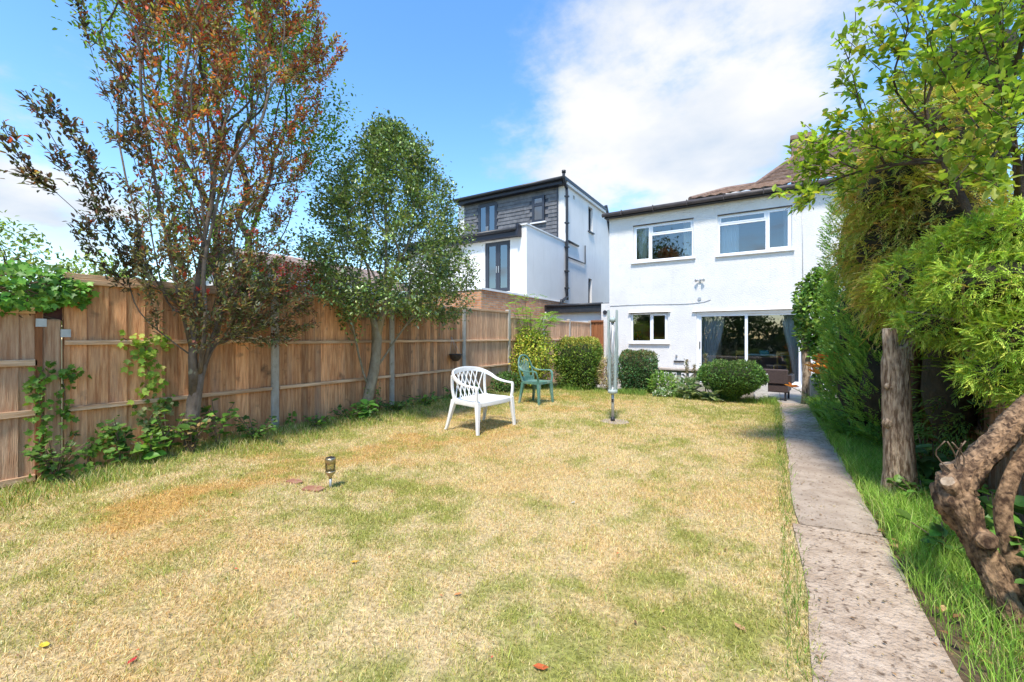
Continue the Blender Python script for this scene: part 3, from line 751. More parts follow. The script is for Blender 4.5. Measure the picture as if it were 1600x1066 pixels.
curtain(-1.93, -1.2, HY + .4, 0, 2.05, VOILE, 'grey curtain gathered beside the patio door handle', 6, .45)
curtain(.25, .80, HY + .4, 0, 2.05, VOILE, 'grey curtain tied back beside the climbing plant', 5, -.5)
tb = empty('dining_table', (-.12, 15.6, 0), label='pale blue topped table with yellow wooden legs inside the patio door', cat='table')
MB().bbox(-.6, .6, -.35, .35, .70, .74, .008).build('tabletop', TABLETOP, tb)
for sx in (-1, 1):
    for sy in (-1, 1): MB().box(sx * .55 - .025, sx * .55 + .025, sy * .3 - .025, sy * .3 + .025, 0, .70).build('leg', YELWOOD, tb)
for i, (cx, cy, rz, lab) in enumerate(((-.75, 15.1, R(10), 'yellow wooden chair at the door edge of the indoor table'), (.28, 15.0, R(-15), 'yellow wooden chair beside the tied back curtain'))):
    ch = empty('dining_chair', (cx, cy, 0), rz, label=lab, cat='chair')
    MB().bbox(-.2, .2, -.2, .2, .43, .46, .006).build('seat', YELWOOD, ch)
    for sx in (-1, 1):
        for sy in (-1, 1): MB().box(sx * .17 - .02, sx * .17 + .02, sy * .17 - .02, sy * .17 + .02, 0, .43 if sy < 0 else .85).build('leg', YELWOOD, ch)
    MB().box(-.149, .149, .155, .185, .72, .84).build('backrest', YELWOOD, ch)
MB().bbox(-.32, -.05, 15.35, 15.6, .74, .86, .03).build('folded_cloth', TEAL, label='folded teal cloth lying on the indoor table', cat='cloth')
pv = empty('potted_flower', (-3.78, HY + .24, 1.10), label='red flowers in a small pot on the kitchen window sill', cat='plant')
MB().lathe([(.0, 0), (.045, 0), (.06, .11), (.05, .11), (0, .1)], n=12).build('pot', TERRA, pv)
q = ell_points(160, (0, 0, .24), (.10, .06, .13)); leaves('foliage', q, rand_dirs(160) + [0, 0, .4], rand_dirs(160), .06, .035, pick_cols(160, [(.6, .06, .02), (.06, .13, .02), (.65, .22, .03)], (2, 3, 1)), LEAF, pv)

# ------------------------------------------------------------------ neighbouring house
NX = -7.3
nb = empty('neighbour_house', (0, 0, 0), label='white house with slate dormer and dark framed french doors', cat='house')
FD = (-9.08, -7.98, 2.92, 4.76); SW = ((18.85, 19.42, 6.25, 7.42), (18.85, 19.3, 2.75, 4.03))
mb = MB()
wall_sheet(mb, 'y', 12.95, .25, -13.0, NX, 2.72, 5.00, [FD, (-11.6, -10.75, 3.6, 4.6)])      # first floor extension, rear
wall_sheet(mb, 'x', NX - .25, .25, 13.2, 16.3, 2.72, 5.20, [])
mb.box(NX - .25, NX, 12.949, 13.2, 5.0, 5.2)
wall_sheet(mb, 'x', NX - .26, .25, 16.3, 21.1, -.2, 7.72, SW)
wall_sheet(mb, 'y', 16.30, .25, -13.0, NX - .26, 2.7, 7.60, [(-11.80, -10.72, 5.3, 7.48), (-8.86, -8.29, 6.25, 7.35)])
mb.add([(NX - .01, 21.1, -.2), (NX - .01, 23.4, -.2), (NX - .01, 23.4, 4.0), (NX - .01, 21.1, 8.0)], [(0, 1, 2, 3)])
mb.build('wall', RENDER_S, nb)
MB().box(-13, NX - .02, 10.25, 12.95, -.2, 2.68).box(NX - .3, NX + .004, 12.95, 16.6, -.2, 2.68).build('brick_wall', BRICK, nb)
MB().box(-13.02, NX + .03, 10.22, 13.1, 2.68, 2.74).box(NX - .3, NX + .03, 13.1, 16.4, 2.68, 2.72).build('brick_coping', RENDER_S, nb)
MB().box(-13, NX - .25, 13.2, 16.3, 4.85, 5.05).build('extension_roof', NAVY, nb)
MB().box(NX - .29, NX + .04, 12.9, 16.3, 5.2, 5.25).build('parapet_coping', RENDER_S, nb)
fa = MB().box(-13.0, NX - .22, 12.72, 12.95, 4.82, 5.06).box(NX - .28, NX - .2, 12.66, 12.952, 4.80, 5.22).build('fascia', NAVY, nb)
MB().tube([(-13, 12.68, 5.05), (NX - .25, 12.68, 5.05)], .075, 8).build('gutter', BLACK, fa)
def rows_of_slate(x0, x1, z0, z1, y, holes):
    mb = MB(); r = 0; z = z0
    while z < z1 - .02:
        x = x0 - (.15 if r % 2 else 0)
        while x < x1:
            a, b = max(x + .003, x0), min(x + .297, x1)
            if b - a > .02 and not any(h[0] - .05 < (a + b) / 2 < h[1] + .05 and h[2] - .06 < z + .08 < h[3] + .03 for h in holes):
                t = .012 * random.random(); zz_ = min(z + .19, z1)
                mb.add([(a, y - .035 - t, z), (b, y - .035 - t, z), (b, y - .012, zz_), (a, y - .012, zz_), (a, y - .01, z), (b, y - .01, z)], [(0, 1, 2, 3), (0, 4, 5, 1)])
            x += .30
        z += .165; r += 1
    return mb
sl = rows_of_slate(-12.62, -7.68, 5.05, 7.62, 16.30, [(-11.80, -10.72, 5.3, 7.48), (-8.86, -8.29, 6.25, 7.35)]).build('slate_cladding', SLATE, nb, kind='stuff')
wall_sheet(MB(), 'y', 16.291, .006, -12.62, -7.68, 5.05, 7.62, [(-11.80, -10.72, 5.3, 7.48), (-8.86, -8.29, 6.25, 7.35)]).build('slate_backing', ANTH, nb)
MB().box(-7.69, -7.65, 16.22, 16.30, 5.2, 7.6).build('corner_trim', ANTH, nb)
rfn = MB().box(-12.9, NX + .12, 15.95, 21.1, 7.72, 7.86).build('dormer_roof', BLACK, nb)
MB().box(-12.85, NX - .05, 16.0, 16.30, 7.60, 7.719).build('rear_fascia', NAVY, rfn)
MB().box(NX + .001, NX + .10, 16.2, 21.05, 7.60, 7.719).build('soffit', RENDER_S, rfn)
MB().tube([(-12.95, 15.9, 7.80), (NX + .10, 15.9, 7.80)], .07, 8).build('gutter', BLACK, rfn)
MB().sweep([(NX + .05, 21.1, 8.0), (NX + .05, 21.5, 7.5), (NX + .05, 23.4, 4.0)], .16, .2).build('verge', BLACK, nb)
MB().add([(NX, 21.1, 8.0), (-13, 21.1, 8.0), (-13, 23.4, 4.0), (NX, 23.4, 4.0)], [(0, 1, 2, 3)]).build('front_roof', SLATE, nb)
def french(parent, x0, x1, z0, z1, y, name):
    f = frame_boxes(MB(), x0, x1, z0, z1, .06, y, y + .08).build(name, ANTH, parent); mid = (x0 + x1) / 2
    for a, b in ((x0 + .055, mid - .002), (mid + .002, x1 - .055)):
        sash(f, a, b, z0 + .05, z1 - .05, y - .01, .09, ANTH, .05, GLASS_N, 'door_leaf')
    for s in (-1, 1): MB().bbox(mid + s * .045 - .012, mid + s * .045 + .012, y - .04, y - .01, (z0 + z1) / 2 - .22, (z0 + z1) / 2 + .02, .004).build('handle', METAL, f)
french(nb, *FD, 12.99, 'french_door'); french(nb, -11.80, -10.72, 5.3, 7.48, 16.26, 'french_door')
f = frame_boxes(MB(), -8.87, -8.28, 6.24, 7.36, .055, 16.2, 16.30, (), ((6.98, -8.82, -8.33),)).build('window', ANTH, nb)
sash(f, -8.82, -8.33, 6.29, 6.96, 16.2, .05, ANTH, .05, GLASS_N); sash(f, -8.82, -8.33, 7.0, 7.31, 16.2, .05, ANTH, .05, GLASS_N)
MB().box(-8.95, -8.2, 16.16, 16.3, 6.17, 6.23).build('sill', RENDER_S, f)
f = frame_boxes(MB(), -11.6, -10.75, 3.6, 4.6, .06, 12.99, 13.06).build('window', ANTH, nb); pane(f, -11.54, -10.81, 3.66, 4.54, 13.02, GLASS_N)
for (a, b, c, d_) in SW:
    g_ = MB().box(NX - .19, NX - .12, a, b, c, c + .06).box(NX - .19, NX - .12, a, b, d_ - .06, d_).box(NX - .19, NX - .12, a, a + .06, c + .06, d_ - .06).box(NX - .19, NX - .12, b - .06, b, c + .06, d_ - .06).build('window', ANTH, nb)
    MB().add([(NX - .155, a, c), (NX - .155, b, c), (NX - .155, b, d_), (NX - .155, a, d_)], [(0, 1, 2, 3)]).build('pane', GLASS_N, g_)
    MB().box(NX - .02, NX + .07, a - .06, b + .06, c - .05, c).build('sill', ANTH, g_)
mb = MB(); mb.box(-12.9, -7.6, 13.25, 16.25, 2.8, 4.84); mb.box(-12.9, -7.6, 16.6, 20.5, 5.0, 7.5); mb.build('dark_room', ROOM, nb)
dp = MB().tube(smooth_path([(NX + .10, 15.85, 7.95), (NX + .10, 15.85, 7.75), (NX + .08, 16.1, 7.45), (NX + .08, 16.2, 7.2), (NX + .08, 16.2, 3.2), (NX + .08, 16.2, 2.95), (NX + .10, 15.7, 2.72), (NX + .10, 15.6, 2.5), (NX + .10, 15.6, .2)], 4), .06, 10).build('drainpipe', BLACK, nb)
MB().tube([(NX + .10, 15.85, 7.95), (NX + .10, 15.85, 8.05)], .085, 10).build('hopper', BLACK, dp)
for z in (7.1, 6.0, 5.0, 4.0, 3.3): MB().box(NX, NX + .16, 16.12, 16.28, z - .03, z + .03).build('pipe_clip', BLACK, dp)
MB().tube([(NX + .05, 16.35, 5.30), (NX + .05, 17.5, 5.28)], .045, 8).tube([(NX + .05, 16.35, 4.62), (NX + .05, 18.3, 4.62), (NX + .05, 18.3, 5.45)], .028, 8).build('waste_pipe', BLACK, nb)
MB().box(NX, NX + .01, 17.05, 17.2, 7.25, 7.4).build('air_brick', CONC_POST, nb)
gar = empty('lean_to', (0, 0, 0), label='low white lean-to with black flat roof between the two houses', cat='outbuilding')
MB().box(NX + .02, -4.72, 14.3, 19, -.2, 2.22).build('wall', RENDER_S, gar); MB().box(-4.98, -4.70, 14.05, 14.3, -.2, 2.42).build('pier', RENDER, gar)
MB().box(NX + .18, -4.99, 14.12, 14.30, 2.16, 2.40).build('fascia', BLACK, gar); MB().box(NX + .01, -4.72, 14.31, 19, 2.22, 2.46).build('roof', BLACK, gar)
MB().tube([(NX + .15, 14.1, 2.42), (-4.95, 14.1, 2.42)], .05, 8).build('gutter', BLACK, gar)
MB().tube([(-4.84, 14.06, 2.12), (-4.84, 14.0, 2.12)], .07, 14).build('round_vent', BLACK, gar)
# outbuilding beyond the fence
ob = empty('garden_outbuilding', (-10.0, 6.6, 0), label='low outbuilding with pinkish tiled roof beyond the fence', cat='outbuilding')
MB().box(-1.5, 1.5, -1.9, 1.9, -.2, 2.45).build('wall', RENDER_S, ob)
rr = tiled((1.75, -2.1, 2.42), (1.75, 2.1, 2.42), (0, -2.1, 3.22), (0, 2.1, 3.22), 8, 14, .03, 'roof', PINKTILE, ob)
tiled((-1.75, 2.1, 2.42), (-1.75, -2.1, 2.42), (0, 2.1, 3.22), (0, -2.1, 3.22), 8, 14, .03, 'rear_slope', PINKTILE, rr)
for yg in (-1.9, 1.9): MB().add([(1.5, yg, 2.4), (-1.5, yg, 2.4), (0, yg, 3.15)], [(0, 1, 2)]).build('gable', RENDER_S, ob)
MB().box(1.72, 1.80, -2.1, 2.1, 2.33, 2.45).build('fascia', UPVC, ob)

# ================================================================== GARDEN FURNITURE AND SMALL THINGS
def white_chair(loc, rz):
    t = empty('garden_chair', loc, rz, label='wide white plastic garden armchair with lattice back on the dry lawn', cat='chair')
    m = PLASTIC_W
    # seat: shallow dished slab with rolled front
    vs = []; fs = []; nx_, ny_ = 11, 9
    for th in (0, 1):
        for i in range(nx_):
            for j in range(ny_):
                u, v = i / (nx_ - 1) * 2 - 1, j / (ny_ - 1)
                xx = u * (.41 + .04 * v); yy = -.24 + .52 * v
                z = .425 - .018 * (1 - u * u) * math.sin(math.pi * min(1, v * 1.05)) - (.03 * max(0, v - .85) / .15 if v > .85 else 0) - (.022 if th else 0)
                vs.append((xx, yy, z))
    for th in (0, 1):
        b = th * nx_ * ny_
        for i in range(nx_ - 1):
            for j in range(ny_ - 1):
                q = (b + i * ny_ + j, b + (i + 1) * ny_ + j, b + (i + 1) * ny_ + j + 1, b + i * ny_ + j + 1); fs.append(q if not th else q[::-1])
    seat = MB().add(vs, fs, True)
    seat.sweep([(-.42, -.24, .40), (-.455, .27, .385), ], .025, .06).sweep([(.42, -.24, .40), (.455, .27, .385)], .025, .06)
    seat.sweep(smooth_path([(-.46, .27, .385), (-.2, .295, .385), (.2, .295, .385), (.46, .27, .385)], 4), .03, .065).sweep([(-.42, -.245, .41), (.42, -.245, .41)], .03, .05)
    seat.build('seat', m, t)
    half = [(-.475, .255, .625), (-.49, .10, .635), (-.485, -.06, .67), (-.465, -.17, .725), (-.40, -.27, .775), (-.25, -.325, .81), (0, -.345, .825)]
    full = half + [(-x, y, z) for x, y, z in half[-2::-1]]
    pts = smooth_path(full, 5); n = len(pts)
    MB().sweep(pts, lerp_list([.065, .06, .05, .04, .034, .03, .03, .03, .034, .04, .05, .06, .065], n), lerp_list([.022, .024, .034, .05, .062, .07, .075, .07, .062, .05, .034, .024, .022], n)).build('top_rail', m, t)
    for s in (-1, 1):
        MB().sweep(smooth_path([(s * .475, .262, .63), (s * .478, .278, .58), (s * .468, .275, .48), (s * .455, .265, .40)], 4), .045, .035, (0, 1, 0)).build('arm_support', m, t)
        MB().sweep(smooth_path([(s * .44, .265, .415), (s * .455, .28, .30), (s * .475, .295, .14), (s * .488, .305, .0)], 3), lerp_list([.10, .085, .065, .05], 10), lerp_list([.075, .06, .045, .04], 10), (0, 1, 0)).build('leg', m, t)
        MB().sweep(smooth_path([(s * .42, -.22, .415), (s * .44, -.25, .30), (s * .465, -.30, .12), (s * .48, -.335, .02), (s * .485, -.36, .006)], 3), lerp_list([.09, .075, .055, .045, .04], 13), lerp_list([.085, .06, .045, .035, .012], 13), (0, 1, 0)).build('leg', m, t)
        MB().sweep(smooth_path([(s * .40, -.235, .41), (s * .415, -.265, .58), (s * .42, -.262, .76)], 4), .055, .02, (0, 1, 0)).build('back_upright', m, t)
    def top_at(x): return (x, -.345 + .09 * (abs(x) / .4) ** 2.2, .81 - .045 * (abs(x) / .4) ** 2)
    xs = np.linspace(-.37, .37, 8)
    for i in range(8):
        for s in (-1, 1):
            j = i + s * 2
            if 0 <= j < 8:
                a = (xs[i], -.245 - .012 * s, .415); b = top_at(xs[j]); b = (b[0], b[1] - .004 * s, b[2])
                mid = tuple((p + q_) / 2 + (0, -.012, 0)[k] for k, (p, q_) in enumerate(zip(a, b)))
                MB().sweep(smooth_path([a, mid, b], 3), .02, .012, (0, 1, 0)).build('lattice_slat', m, t)
    return t
white_chair((-3.46, 4.86, gzf(-3.46, 4.86) + .004), R(-94)).scale = (.84, .88, .98)
def green_chair(loc, rz):
    t = empty('garden_chair', loc, rz, label='green plastic high back garden chair in front of the yellow shrub', cat='chair'); m = PLASTIC_G
    seat = MB()
    seat.add(*(lambda pts: (pts, [(0, 1, 2, 3, 4, 5, 6, 7), (15, 14, 13, 12, 11, 10, 9, 8)] + [(i, i + 8, (i + 1) % 8 + 8, (i + 1) % 8) for i in range(8)]))(
        [(x, y, z) for z in (.425, .38) for (x, y) in ((-.19, -.2), (.19, -.2), (.21, -.17), (.235, .18), (.20, .22), (-.20, .22), (-.235, .18), (-.21, -.17))]))
    seat.build('seat', m, t)
    arch = smooth_path([(-.19, -.19, .42), (-.215, -.235, .60), (-.20, -.275, .76), (-.12, -.305, .88), (0, -.31, .915), (.12, -.305, .88), (.20, -.275, .76), (.215, -.235, .60), (.19, -.19, .42)], 4)
    MB().sweep(arch, .034, .022, (0, 1, 0)).build('back_frame', m, t)
    MB().sweep([(-.185, -.20, .46), (.185, -.20, .46)], .016, .11).build('lower_back', m, t)
    for k, xt in enumerate((-.145, -.085, -.03, .03, .085, .145)):
        MB().sweep(smooth_path([(xt * .55, -.215, .50), (xt * .8, -.262, .68), (xt, -.30, .865 - abs(xt) * .5 + (.02 if abs(xt) < .05 else 0))], 3), .024, .010, (0, 1, 0)).build('back_slat', m, t)
    for s in (-1, 1):
        MB().sweep(smooth_path([(s * .205, -.255, .70), (s * .235, -.17, .635), (s * .265, -.02, .62), (s * .27, .12, .625), (s * .265, .18, .60), (s * .25, .205, .50), (s * .225, .20, .40)], 4), lerp_list([.03, .045, .05, .05, .045, .04, .045], 25), .022).build('arm', m, t)
        MB().sweep([(s * .205, .195, .40), (s * .225, .21, .2), (s * .24, .225, 0)], [.085, .062, .045], [.06, .045, .035], (0, 1, 0)).build('leg', m, t)
        MB().sweep([(s * .19, -.17, .40), (s * .215, -.20, .2), (s * .235, -.235, 0)], [.08, .058, .04], [.06, .045, .035], (0, 1, 0)).build('leg', m, t)
green_chair((-3.87, 7.24, gzf(-3.87, 7.24) + .003), R(-96))

ax_, ay_ = -2.05, 6.29; az_ = gzf(ax_, ay_)
MB().lathe([(0, 0), (.20, 0), (.215, -.01), (.22, -.06)], (ax_ + .03, ay_ + .02, az_ + .012), 9, False).build('concrete_footing', CONC_B, label='small round concrete footing under the folded washing line', cat='slab')
ar = empty('rotary_airer', (ax_, ay_, az_ + .01), R(12), label='folded pale green rotary washing line standing on the lawn', cat='clothes airer')
MB().tube([(0, 0, 0), (0, 0, .52)], .022, 12).build('pole', METAL, ar); MB().tube([(0, 0, .45), (0, 0, 1.58)], .018, 10).build('upper_pole', METAL, ar)
MB().lathe([(0, 0), (.034, 0), (.034, .03), (.026, .06), (0, .06)], (0, 0, 0)).build('socket', BLACK, ar)
MB().lathe([(0, 0), (.05, 0), (.072, .02), (.072, .055), (.04, .075), (0, .075)], (0, 0, .415)).build('collar', AIRER, ar)
MB().lathe([(0, 0), (.045, 0), (.05, .05), (.025, .07), (0, .07)], (0, 0, 1.50)).build('top_hub', AIRER, ar)
MB().bbox(-.016, .016, -.035, -.02, .29, .34, .003).build('clip', BLACK, ar)
arms = []
for k in range(4):
    an = math.pi / 4 + k * math.pi / 2; ca, sa = math.cos(an), math.sin(an)
    P = lambda z, ca=ca, sa=sa: Vector((ca * (.050 + .038 * (z - .48) / 1.2), sa * (.050 + .038 * (z - .48) / 1.2), z)); arms.append(P)
    MB().sweep([P(.46), P(1.05), P(1.68)], .022, .022, (ca, sa, 0)).build('arm', AIRER, ar)
    MB().tube([P(1.02), (ca * .02, sa * .02, 1.52)], .006, 5).build('strut', METAL, ar)
mb = MB()
for lv in range(11):
    z = 1.62 - lv * .09; sag = .62 - lv * .035 + .03 * random.random()
    for k in range(4):
        a, b = arms[k](z), arms[(k + 1) % 4](z); c = (a + b) / 2; o = Vector((c.x, c.y, 0)).normalized()
        pts = []
        for s in np.linspace(0, 1, 9):
            pq = a.lerp(b, s); sg = 1 - (2 * s - 1) ** 4
            pts.append(pq + Vector((0, 0, -sag * sg)) + o * ((.008 + .028 * random.random()) * sg))
        mb.tube(pts, .0032, 3, False)
mb.build('washing_line', LINEM, ar, kind='stuff')

hp = empty('hanging_pot', (FX + .16, 6.55, .80), label='dark hanging flower pot on wires against the fence', cat='plant pot')
MB().lathe([(0, 0), (.05, .0), (.10, .05), (.125, .12), (.13, .14), (.115, .14), (.09, .06), (0, .03)], n=16).build('bowl', Mt('dark_pot', (.045, .03, .025), .7, (.1, .07, .05), 20), hp)
MB().lathe([(0, .12), (.11, .125)], n=14).build('compost', SOIL, hp)
for a in (0, 2.1, 4.2): MB().tube([(.12 * math.cos(a), .12 * math.sin(a), .14), (-.10, 0, .46)], .003, 4).build('wire', METAL, hp)
MB().tube([(-.16, 0, .44), (-.10, 0, .47), (-.09, 0, .45)], .005, 5).build('hook', METAL, hp)

sl_ = empty('solar_light', (-3.10, 2.21, gzf(-3.1, 2.21)), label='small bronze and clear solar stake light in the lawn', cat='garden light')
MB().tube([(0, 0, -.02), (0, 0, .085)], .011, 8).build('stake', METAL, sl_)
MB().lathe([(0, .08), (.012, .08), (.014, .10), (.036, .122), (.042, .14), (.040, .145), (0, .145)]).build('cup', STEEL, sl_)
MB().lathe([(.039, .145), (.041, .20), (.041, .205)]).build('lens', glass_mat('clear_plastic', (.85, .83, .78), 1.5), sl_)
MB().lathe([(.041, .205), (.042, .205), (.042, .245), (.038, .252), (0, .252)]).build('cap', STEEL, sl_)
MB().box(-.025, .025, -.025, .025, .2525, .256).build('solar_cell', BLACK, sl_)
for i, (tx, ty, rz, sx, lab) in enumerate(((-3.16, 2.10, .5, 1, 'broken terracotta tile lying flat beside the solar light'), (-3.42, 2.10, .25, .8, 'mossy terracotta fragment half sunk in the lawn'))):
    o = MB().add([(-.10, -.06, .0), (.09, -.07, 0), (.12, .02, 0), (.03, .07, 0), (-.09, .05, 0), (-.10, -.06, .03), (.09, -.07, .03), (.12, .02, .03), (.03, .07, .03), (-.09, .05, .03)],
             [(5, 6, 7, 8, 9), (0, 1, 6, 5), (1, 2, 7, 6), (2, 3, 8, 7), (3, 4, 9, 8), (4, 0, 5, 9)]).build('broken_tile', TERRA, label=lab, cat='tile')
    o.location = (tx, ty, gzf(tx, ty) + .006); o.rotation_euler = (0, R(3), rz); o.scale = (sx * .75, sx * .75, sx * .35)
fleaf = {}
def fallen(name, x, y, s, rz, col, lab):
    vs = [(0, 0, .004), (.3, .22, .05), (.7, .2, .03), (1, 0, .09), (.7, -.2, .02), (.3, -.22, .06), (.5, 0, .0)]
    o = MB().add(vs, [(0, 6, 1), (1, 6, 2), (2, 6, 3), (3, 6, 4), (4, 6, 5), (5, 6, 0)]).build('fallen_leaf', Mt('dead_leaf_' + name, col, .7, tuple(c * .7 for c in col), 12), label=lab, cat='leaf')
    o.location = (x, y, gzf(x, y) + .013); s *= .8; o.scale = (s, s, s); o.rotation_euler = (0, 0, rz)
fallen('a', -.09, 2.07, .075, 2.6, (.55, .30, .15), 'curled tan fallen leaf on green lawn near the path')
fallen('b', -.78, 1.43, .08, .3, (.55, .12, .03), 'orange red fallen leaf on the lawn')
fallen('c', -2.0, 1.55, .06, .7, (.75, .38, .03), 'bright yellow orange fallen leaf on straw grass')
fallen('d', -2.1, .62, .05, 2.0, (.55, .03, .03), 'small crimson fallen leaf on the lawn')
fallen('e', -1.32, 1.62, .05, 1.0, (.6, .25, .08), 'pale orange fallen leaf on greener grass')
fallen('f', -2.55, .48, .07, .2, (.8, .6, .05), 'lemon yellow fallen leaf at the lawn front')
fallen('g', -1.3, 3.0, .05, 1.2, (.65, .62, .55), 'whitish fallen leaf in the middle of the lawn')

# low screen-block wall, pier and post by the patio
lw = empty('screen_wall', (0, 10.42, 0), label='low wall of pierced screen blocks with coping at the patio edge', cat='wall')
MB().bbox(-3.05, -.30, -.11, .11, .50, .555, .01).build('coping', COPING, lw)
MB().box(-3.0, -.32, -.09, .09, -.2, .10).build('plinth', CONC_POST, lw)
sb = MB(); t_ = .045
sb.box(-.195, .195, -.045, .045, -.195, -.195 + t_).box(-.195, .195, -.045, .045, .195 - t_, .195).box(-.195, -.195 + t_, -.045, .045, -.15, .15).box(.195 - t_, .195, -.045, .045, -.15, .15)
for a in range(4):
    sb.box(-.17, .17, -.04, .04, -.016, .016, Matrix.Rotation(a * math.pi / 4, 4, 'Y'))
sb.tube([(0, -.043, 0), (0, .043, 0)], .06, 10)
sbm = sb.mesh('screen_block'); sbm.materials.append(SCREEN)
for i in range(7): link('screen_block', sbm, None, lw, (-2.80 + i * .39, 0, .30))
MB().bbox(-.30, -.06, 10.30, 10.54, -.2, .50, .012).build('pier', RENDER, label='short white pier at the end of the screen wall', cat='pier')
MB().bbox(.66, .86, 10.25, 10.45, -.2, .50, .012).build('pier', CONC_POST, label='grey pier beside the brown timber post', cat='pier')
MB().tube(smooth_path([(.60, 10.55, -.15), (.62, 10.55, .5), (.60, 10.56, 1.1), (.64, 10.55, 1.45)], 3), [.09, .085, .08, .08, .082, .08, .075, .07, .07, .065], 9, jit=.08).build('timber_post', BARK_CUT, label='rough brown timber post under the climbing plant', cat='post')
rc = empty('rattan_chair', (.05, 11.15, -.105), R(172), label='dark brown rattan armchair on the patio', cat='chair')
MB().bbox(-.30, .30, -.30, .30, .18, .36, .02).build('seat', RATTAN, rc); MB().bbox(-.30, .30, .24, .33, .36, .68, .02).build('backrest', RATTAN, rc)
MB().box(-.22, .22, -.28, .22, .362, .42).build('cushion', Mt('grey_cushion', (.22, .2, .2), .9), rc)
for s in (-1, 1):
    MB().bbox(s * .315 - .045 if s > 0 else -.36, s * .315 + .045 if s > 0 else -.27 - .001, -.30, .235, .361, .56, .015).build('arm', RATTAN, rc)
    for sy in (-1, 1): MB().box(s * .25 - .02, s * .25 + .02, sy * .25 - .02, sy * .25 + .02, 0, .18).build('leg', BLACK, rc)

# ================================================================== TREES
def std_tree(name, label, trunks, pts, base, r0, bark, per, maxload, lsize, cols_fn, mat_, loc, group=None, wbase=.3, jit=.02, lift=0, power=.45, outward=.5, simple=False, wratio=.5, cat='tree', spread=.03, tip=.003, upn=.7, sides=8):
    root = empty(name, loc, label=label, cat=cat, group=group); off = np.asarray(loc)
    arr, par, load = skeleton(trunks, pts, base, wbase=wbase, jit=jit, lift=lift)
    mb = MB(); wood_mesh(mb, arr - off, par, load, r0, tip=tip, power=power, sides=sides); mb.build('trunk', bark, root)
    per = max(1, int(math.ceil(per / max(1, int(((load <= maxload) & (par >= 0)).sum()))))); P, D = leaf_sites(arr, par, load, maxload, per, spread * 3.3)
    n = len(P); dirs = norm(D * .7 + rand_dirs(n) * outward + np.array([0, 0, -.05])); nn = norm(rand_dirs(n) * (1 - upn) + np.array([0, 0, upn]))
    ln = lsize * (.7 + .6 * rng.random(n))
    leaves('crown', P - off, dirs, nn, ln, ln * wratio, cols_fn(P), mat_, root, simple)
    return root

# --- purple-leaved plum
def cone_pts(n):
    out_ = []
    while len(out_) < n:
        t = rng.random() ** .8; z = 1.35 + 5.1 * t
        half = .72 + 1.05 * t * (1 - .25 * t) if z < 4.9 else 1.75 * (1 - .6 * (z - 4.9) / 1.6)
        a, b = rng.uniform(-1, 1, 2)
        if a * a + b * b > 1: continue
        out_.append((-5.15 + .05 * t + a * half * .62, 2.16 + .12 * t + b * half * (1.0 if b > 0 else .82), z + rng.uniform(-.1, .1)))
    return np.array(out_)
plum = cone_pts(950)
plum = np.concatenate([plum, ell_points(85, (-5.0, 2.8, 1.7), (.38, .62, .62)), ell_points(50, (-4.95, 2.3, 1.45), (.3, .5, .4)), ell_points(26, (-5.05, 1.75, 2.0), (.3, .5, .4))])
arm1 = [(-5.12, 2.02, 1.35), (-5.05, 1.75, 1.62), (-5.0, 1.45, 1.92), (-4.95, 1.15, 2.25), (-4.9, .9, 2.55), (-4.88, .70, 2.78)]
arm2 = [(-4.98, 1.3, 2.05), (-4.95, 1.12, 2.45), (-4.92, 1.0, 2.85), (-4.9, .93, 3.15)]
arm3 = [(-5.0, 1.6, 1.9), (-4.95, 1.42, 2.2), (-4.92, 1.25, 2.62), (-4.9, 1.17, 2.9)]
side = []
for A in (arm1, arm2, arm3):
    for p in A[2:]:
        for k in range(4): side.append(np.array(p) + rng.standard_normal(3) * [.07, .09, .08])
plum = np.concatenate([plum, side])
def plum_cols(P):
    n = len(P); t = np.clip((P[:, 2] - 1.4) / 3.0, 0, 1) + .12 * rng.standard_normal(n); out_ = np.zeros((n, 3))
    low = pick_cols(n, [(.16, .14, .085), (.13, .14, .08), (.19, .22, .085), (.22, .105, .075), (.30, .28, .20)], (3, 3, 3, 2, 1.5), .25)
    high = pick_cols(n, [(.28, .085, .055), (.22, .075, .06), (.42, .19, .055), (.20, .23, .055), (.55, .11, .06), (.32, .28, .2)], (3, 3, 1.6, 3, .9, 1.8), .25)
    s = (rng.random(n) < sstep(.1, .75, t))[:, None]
    left = (P[:, 1] < 1.55)[:, None] & (rng.random((n, 1)) < .8)  # leaves of the left limbs coloured dark, as silhouettes against the sky
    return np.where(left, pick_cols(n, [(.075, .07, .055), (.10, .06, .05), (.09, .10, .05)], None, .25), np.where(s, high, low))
pb = (-5.17, 2.03, gzf(-5.17, 2.03) - .05)
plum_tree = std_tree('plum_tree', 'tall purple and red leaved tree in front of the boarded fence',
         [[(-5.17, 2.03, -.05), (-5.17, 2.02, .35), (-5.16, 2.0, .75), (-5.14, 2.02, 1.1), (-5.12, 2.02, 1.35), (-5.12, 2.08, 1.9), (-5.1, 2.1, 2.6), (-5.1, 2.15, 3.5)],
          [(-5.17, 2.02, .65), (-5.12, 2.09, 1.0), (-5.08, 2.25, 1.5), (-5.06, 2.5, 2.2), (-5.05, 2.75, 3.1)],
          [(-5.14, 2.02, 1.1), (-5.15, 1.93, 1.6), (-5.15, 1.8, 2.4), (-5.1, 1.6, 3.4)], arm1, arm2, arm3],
         plum, (-5.17, 2.03, .8), .066, BARK_GREY, 40000, 9, .049, plum_cols, LEAF_THIN, pb, wbase=.78, jit=.012, lift=.0, wratio=.42, power=.6, outward=.6, spread=.028)
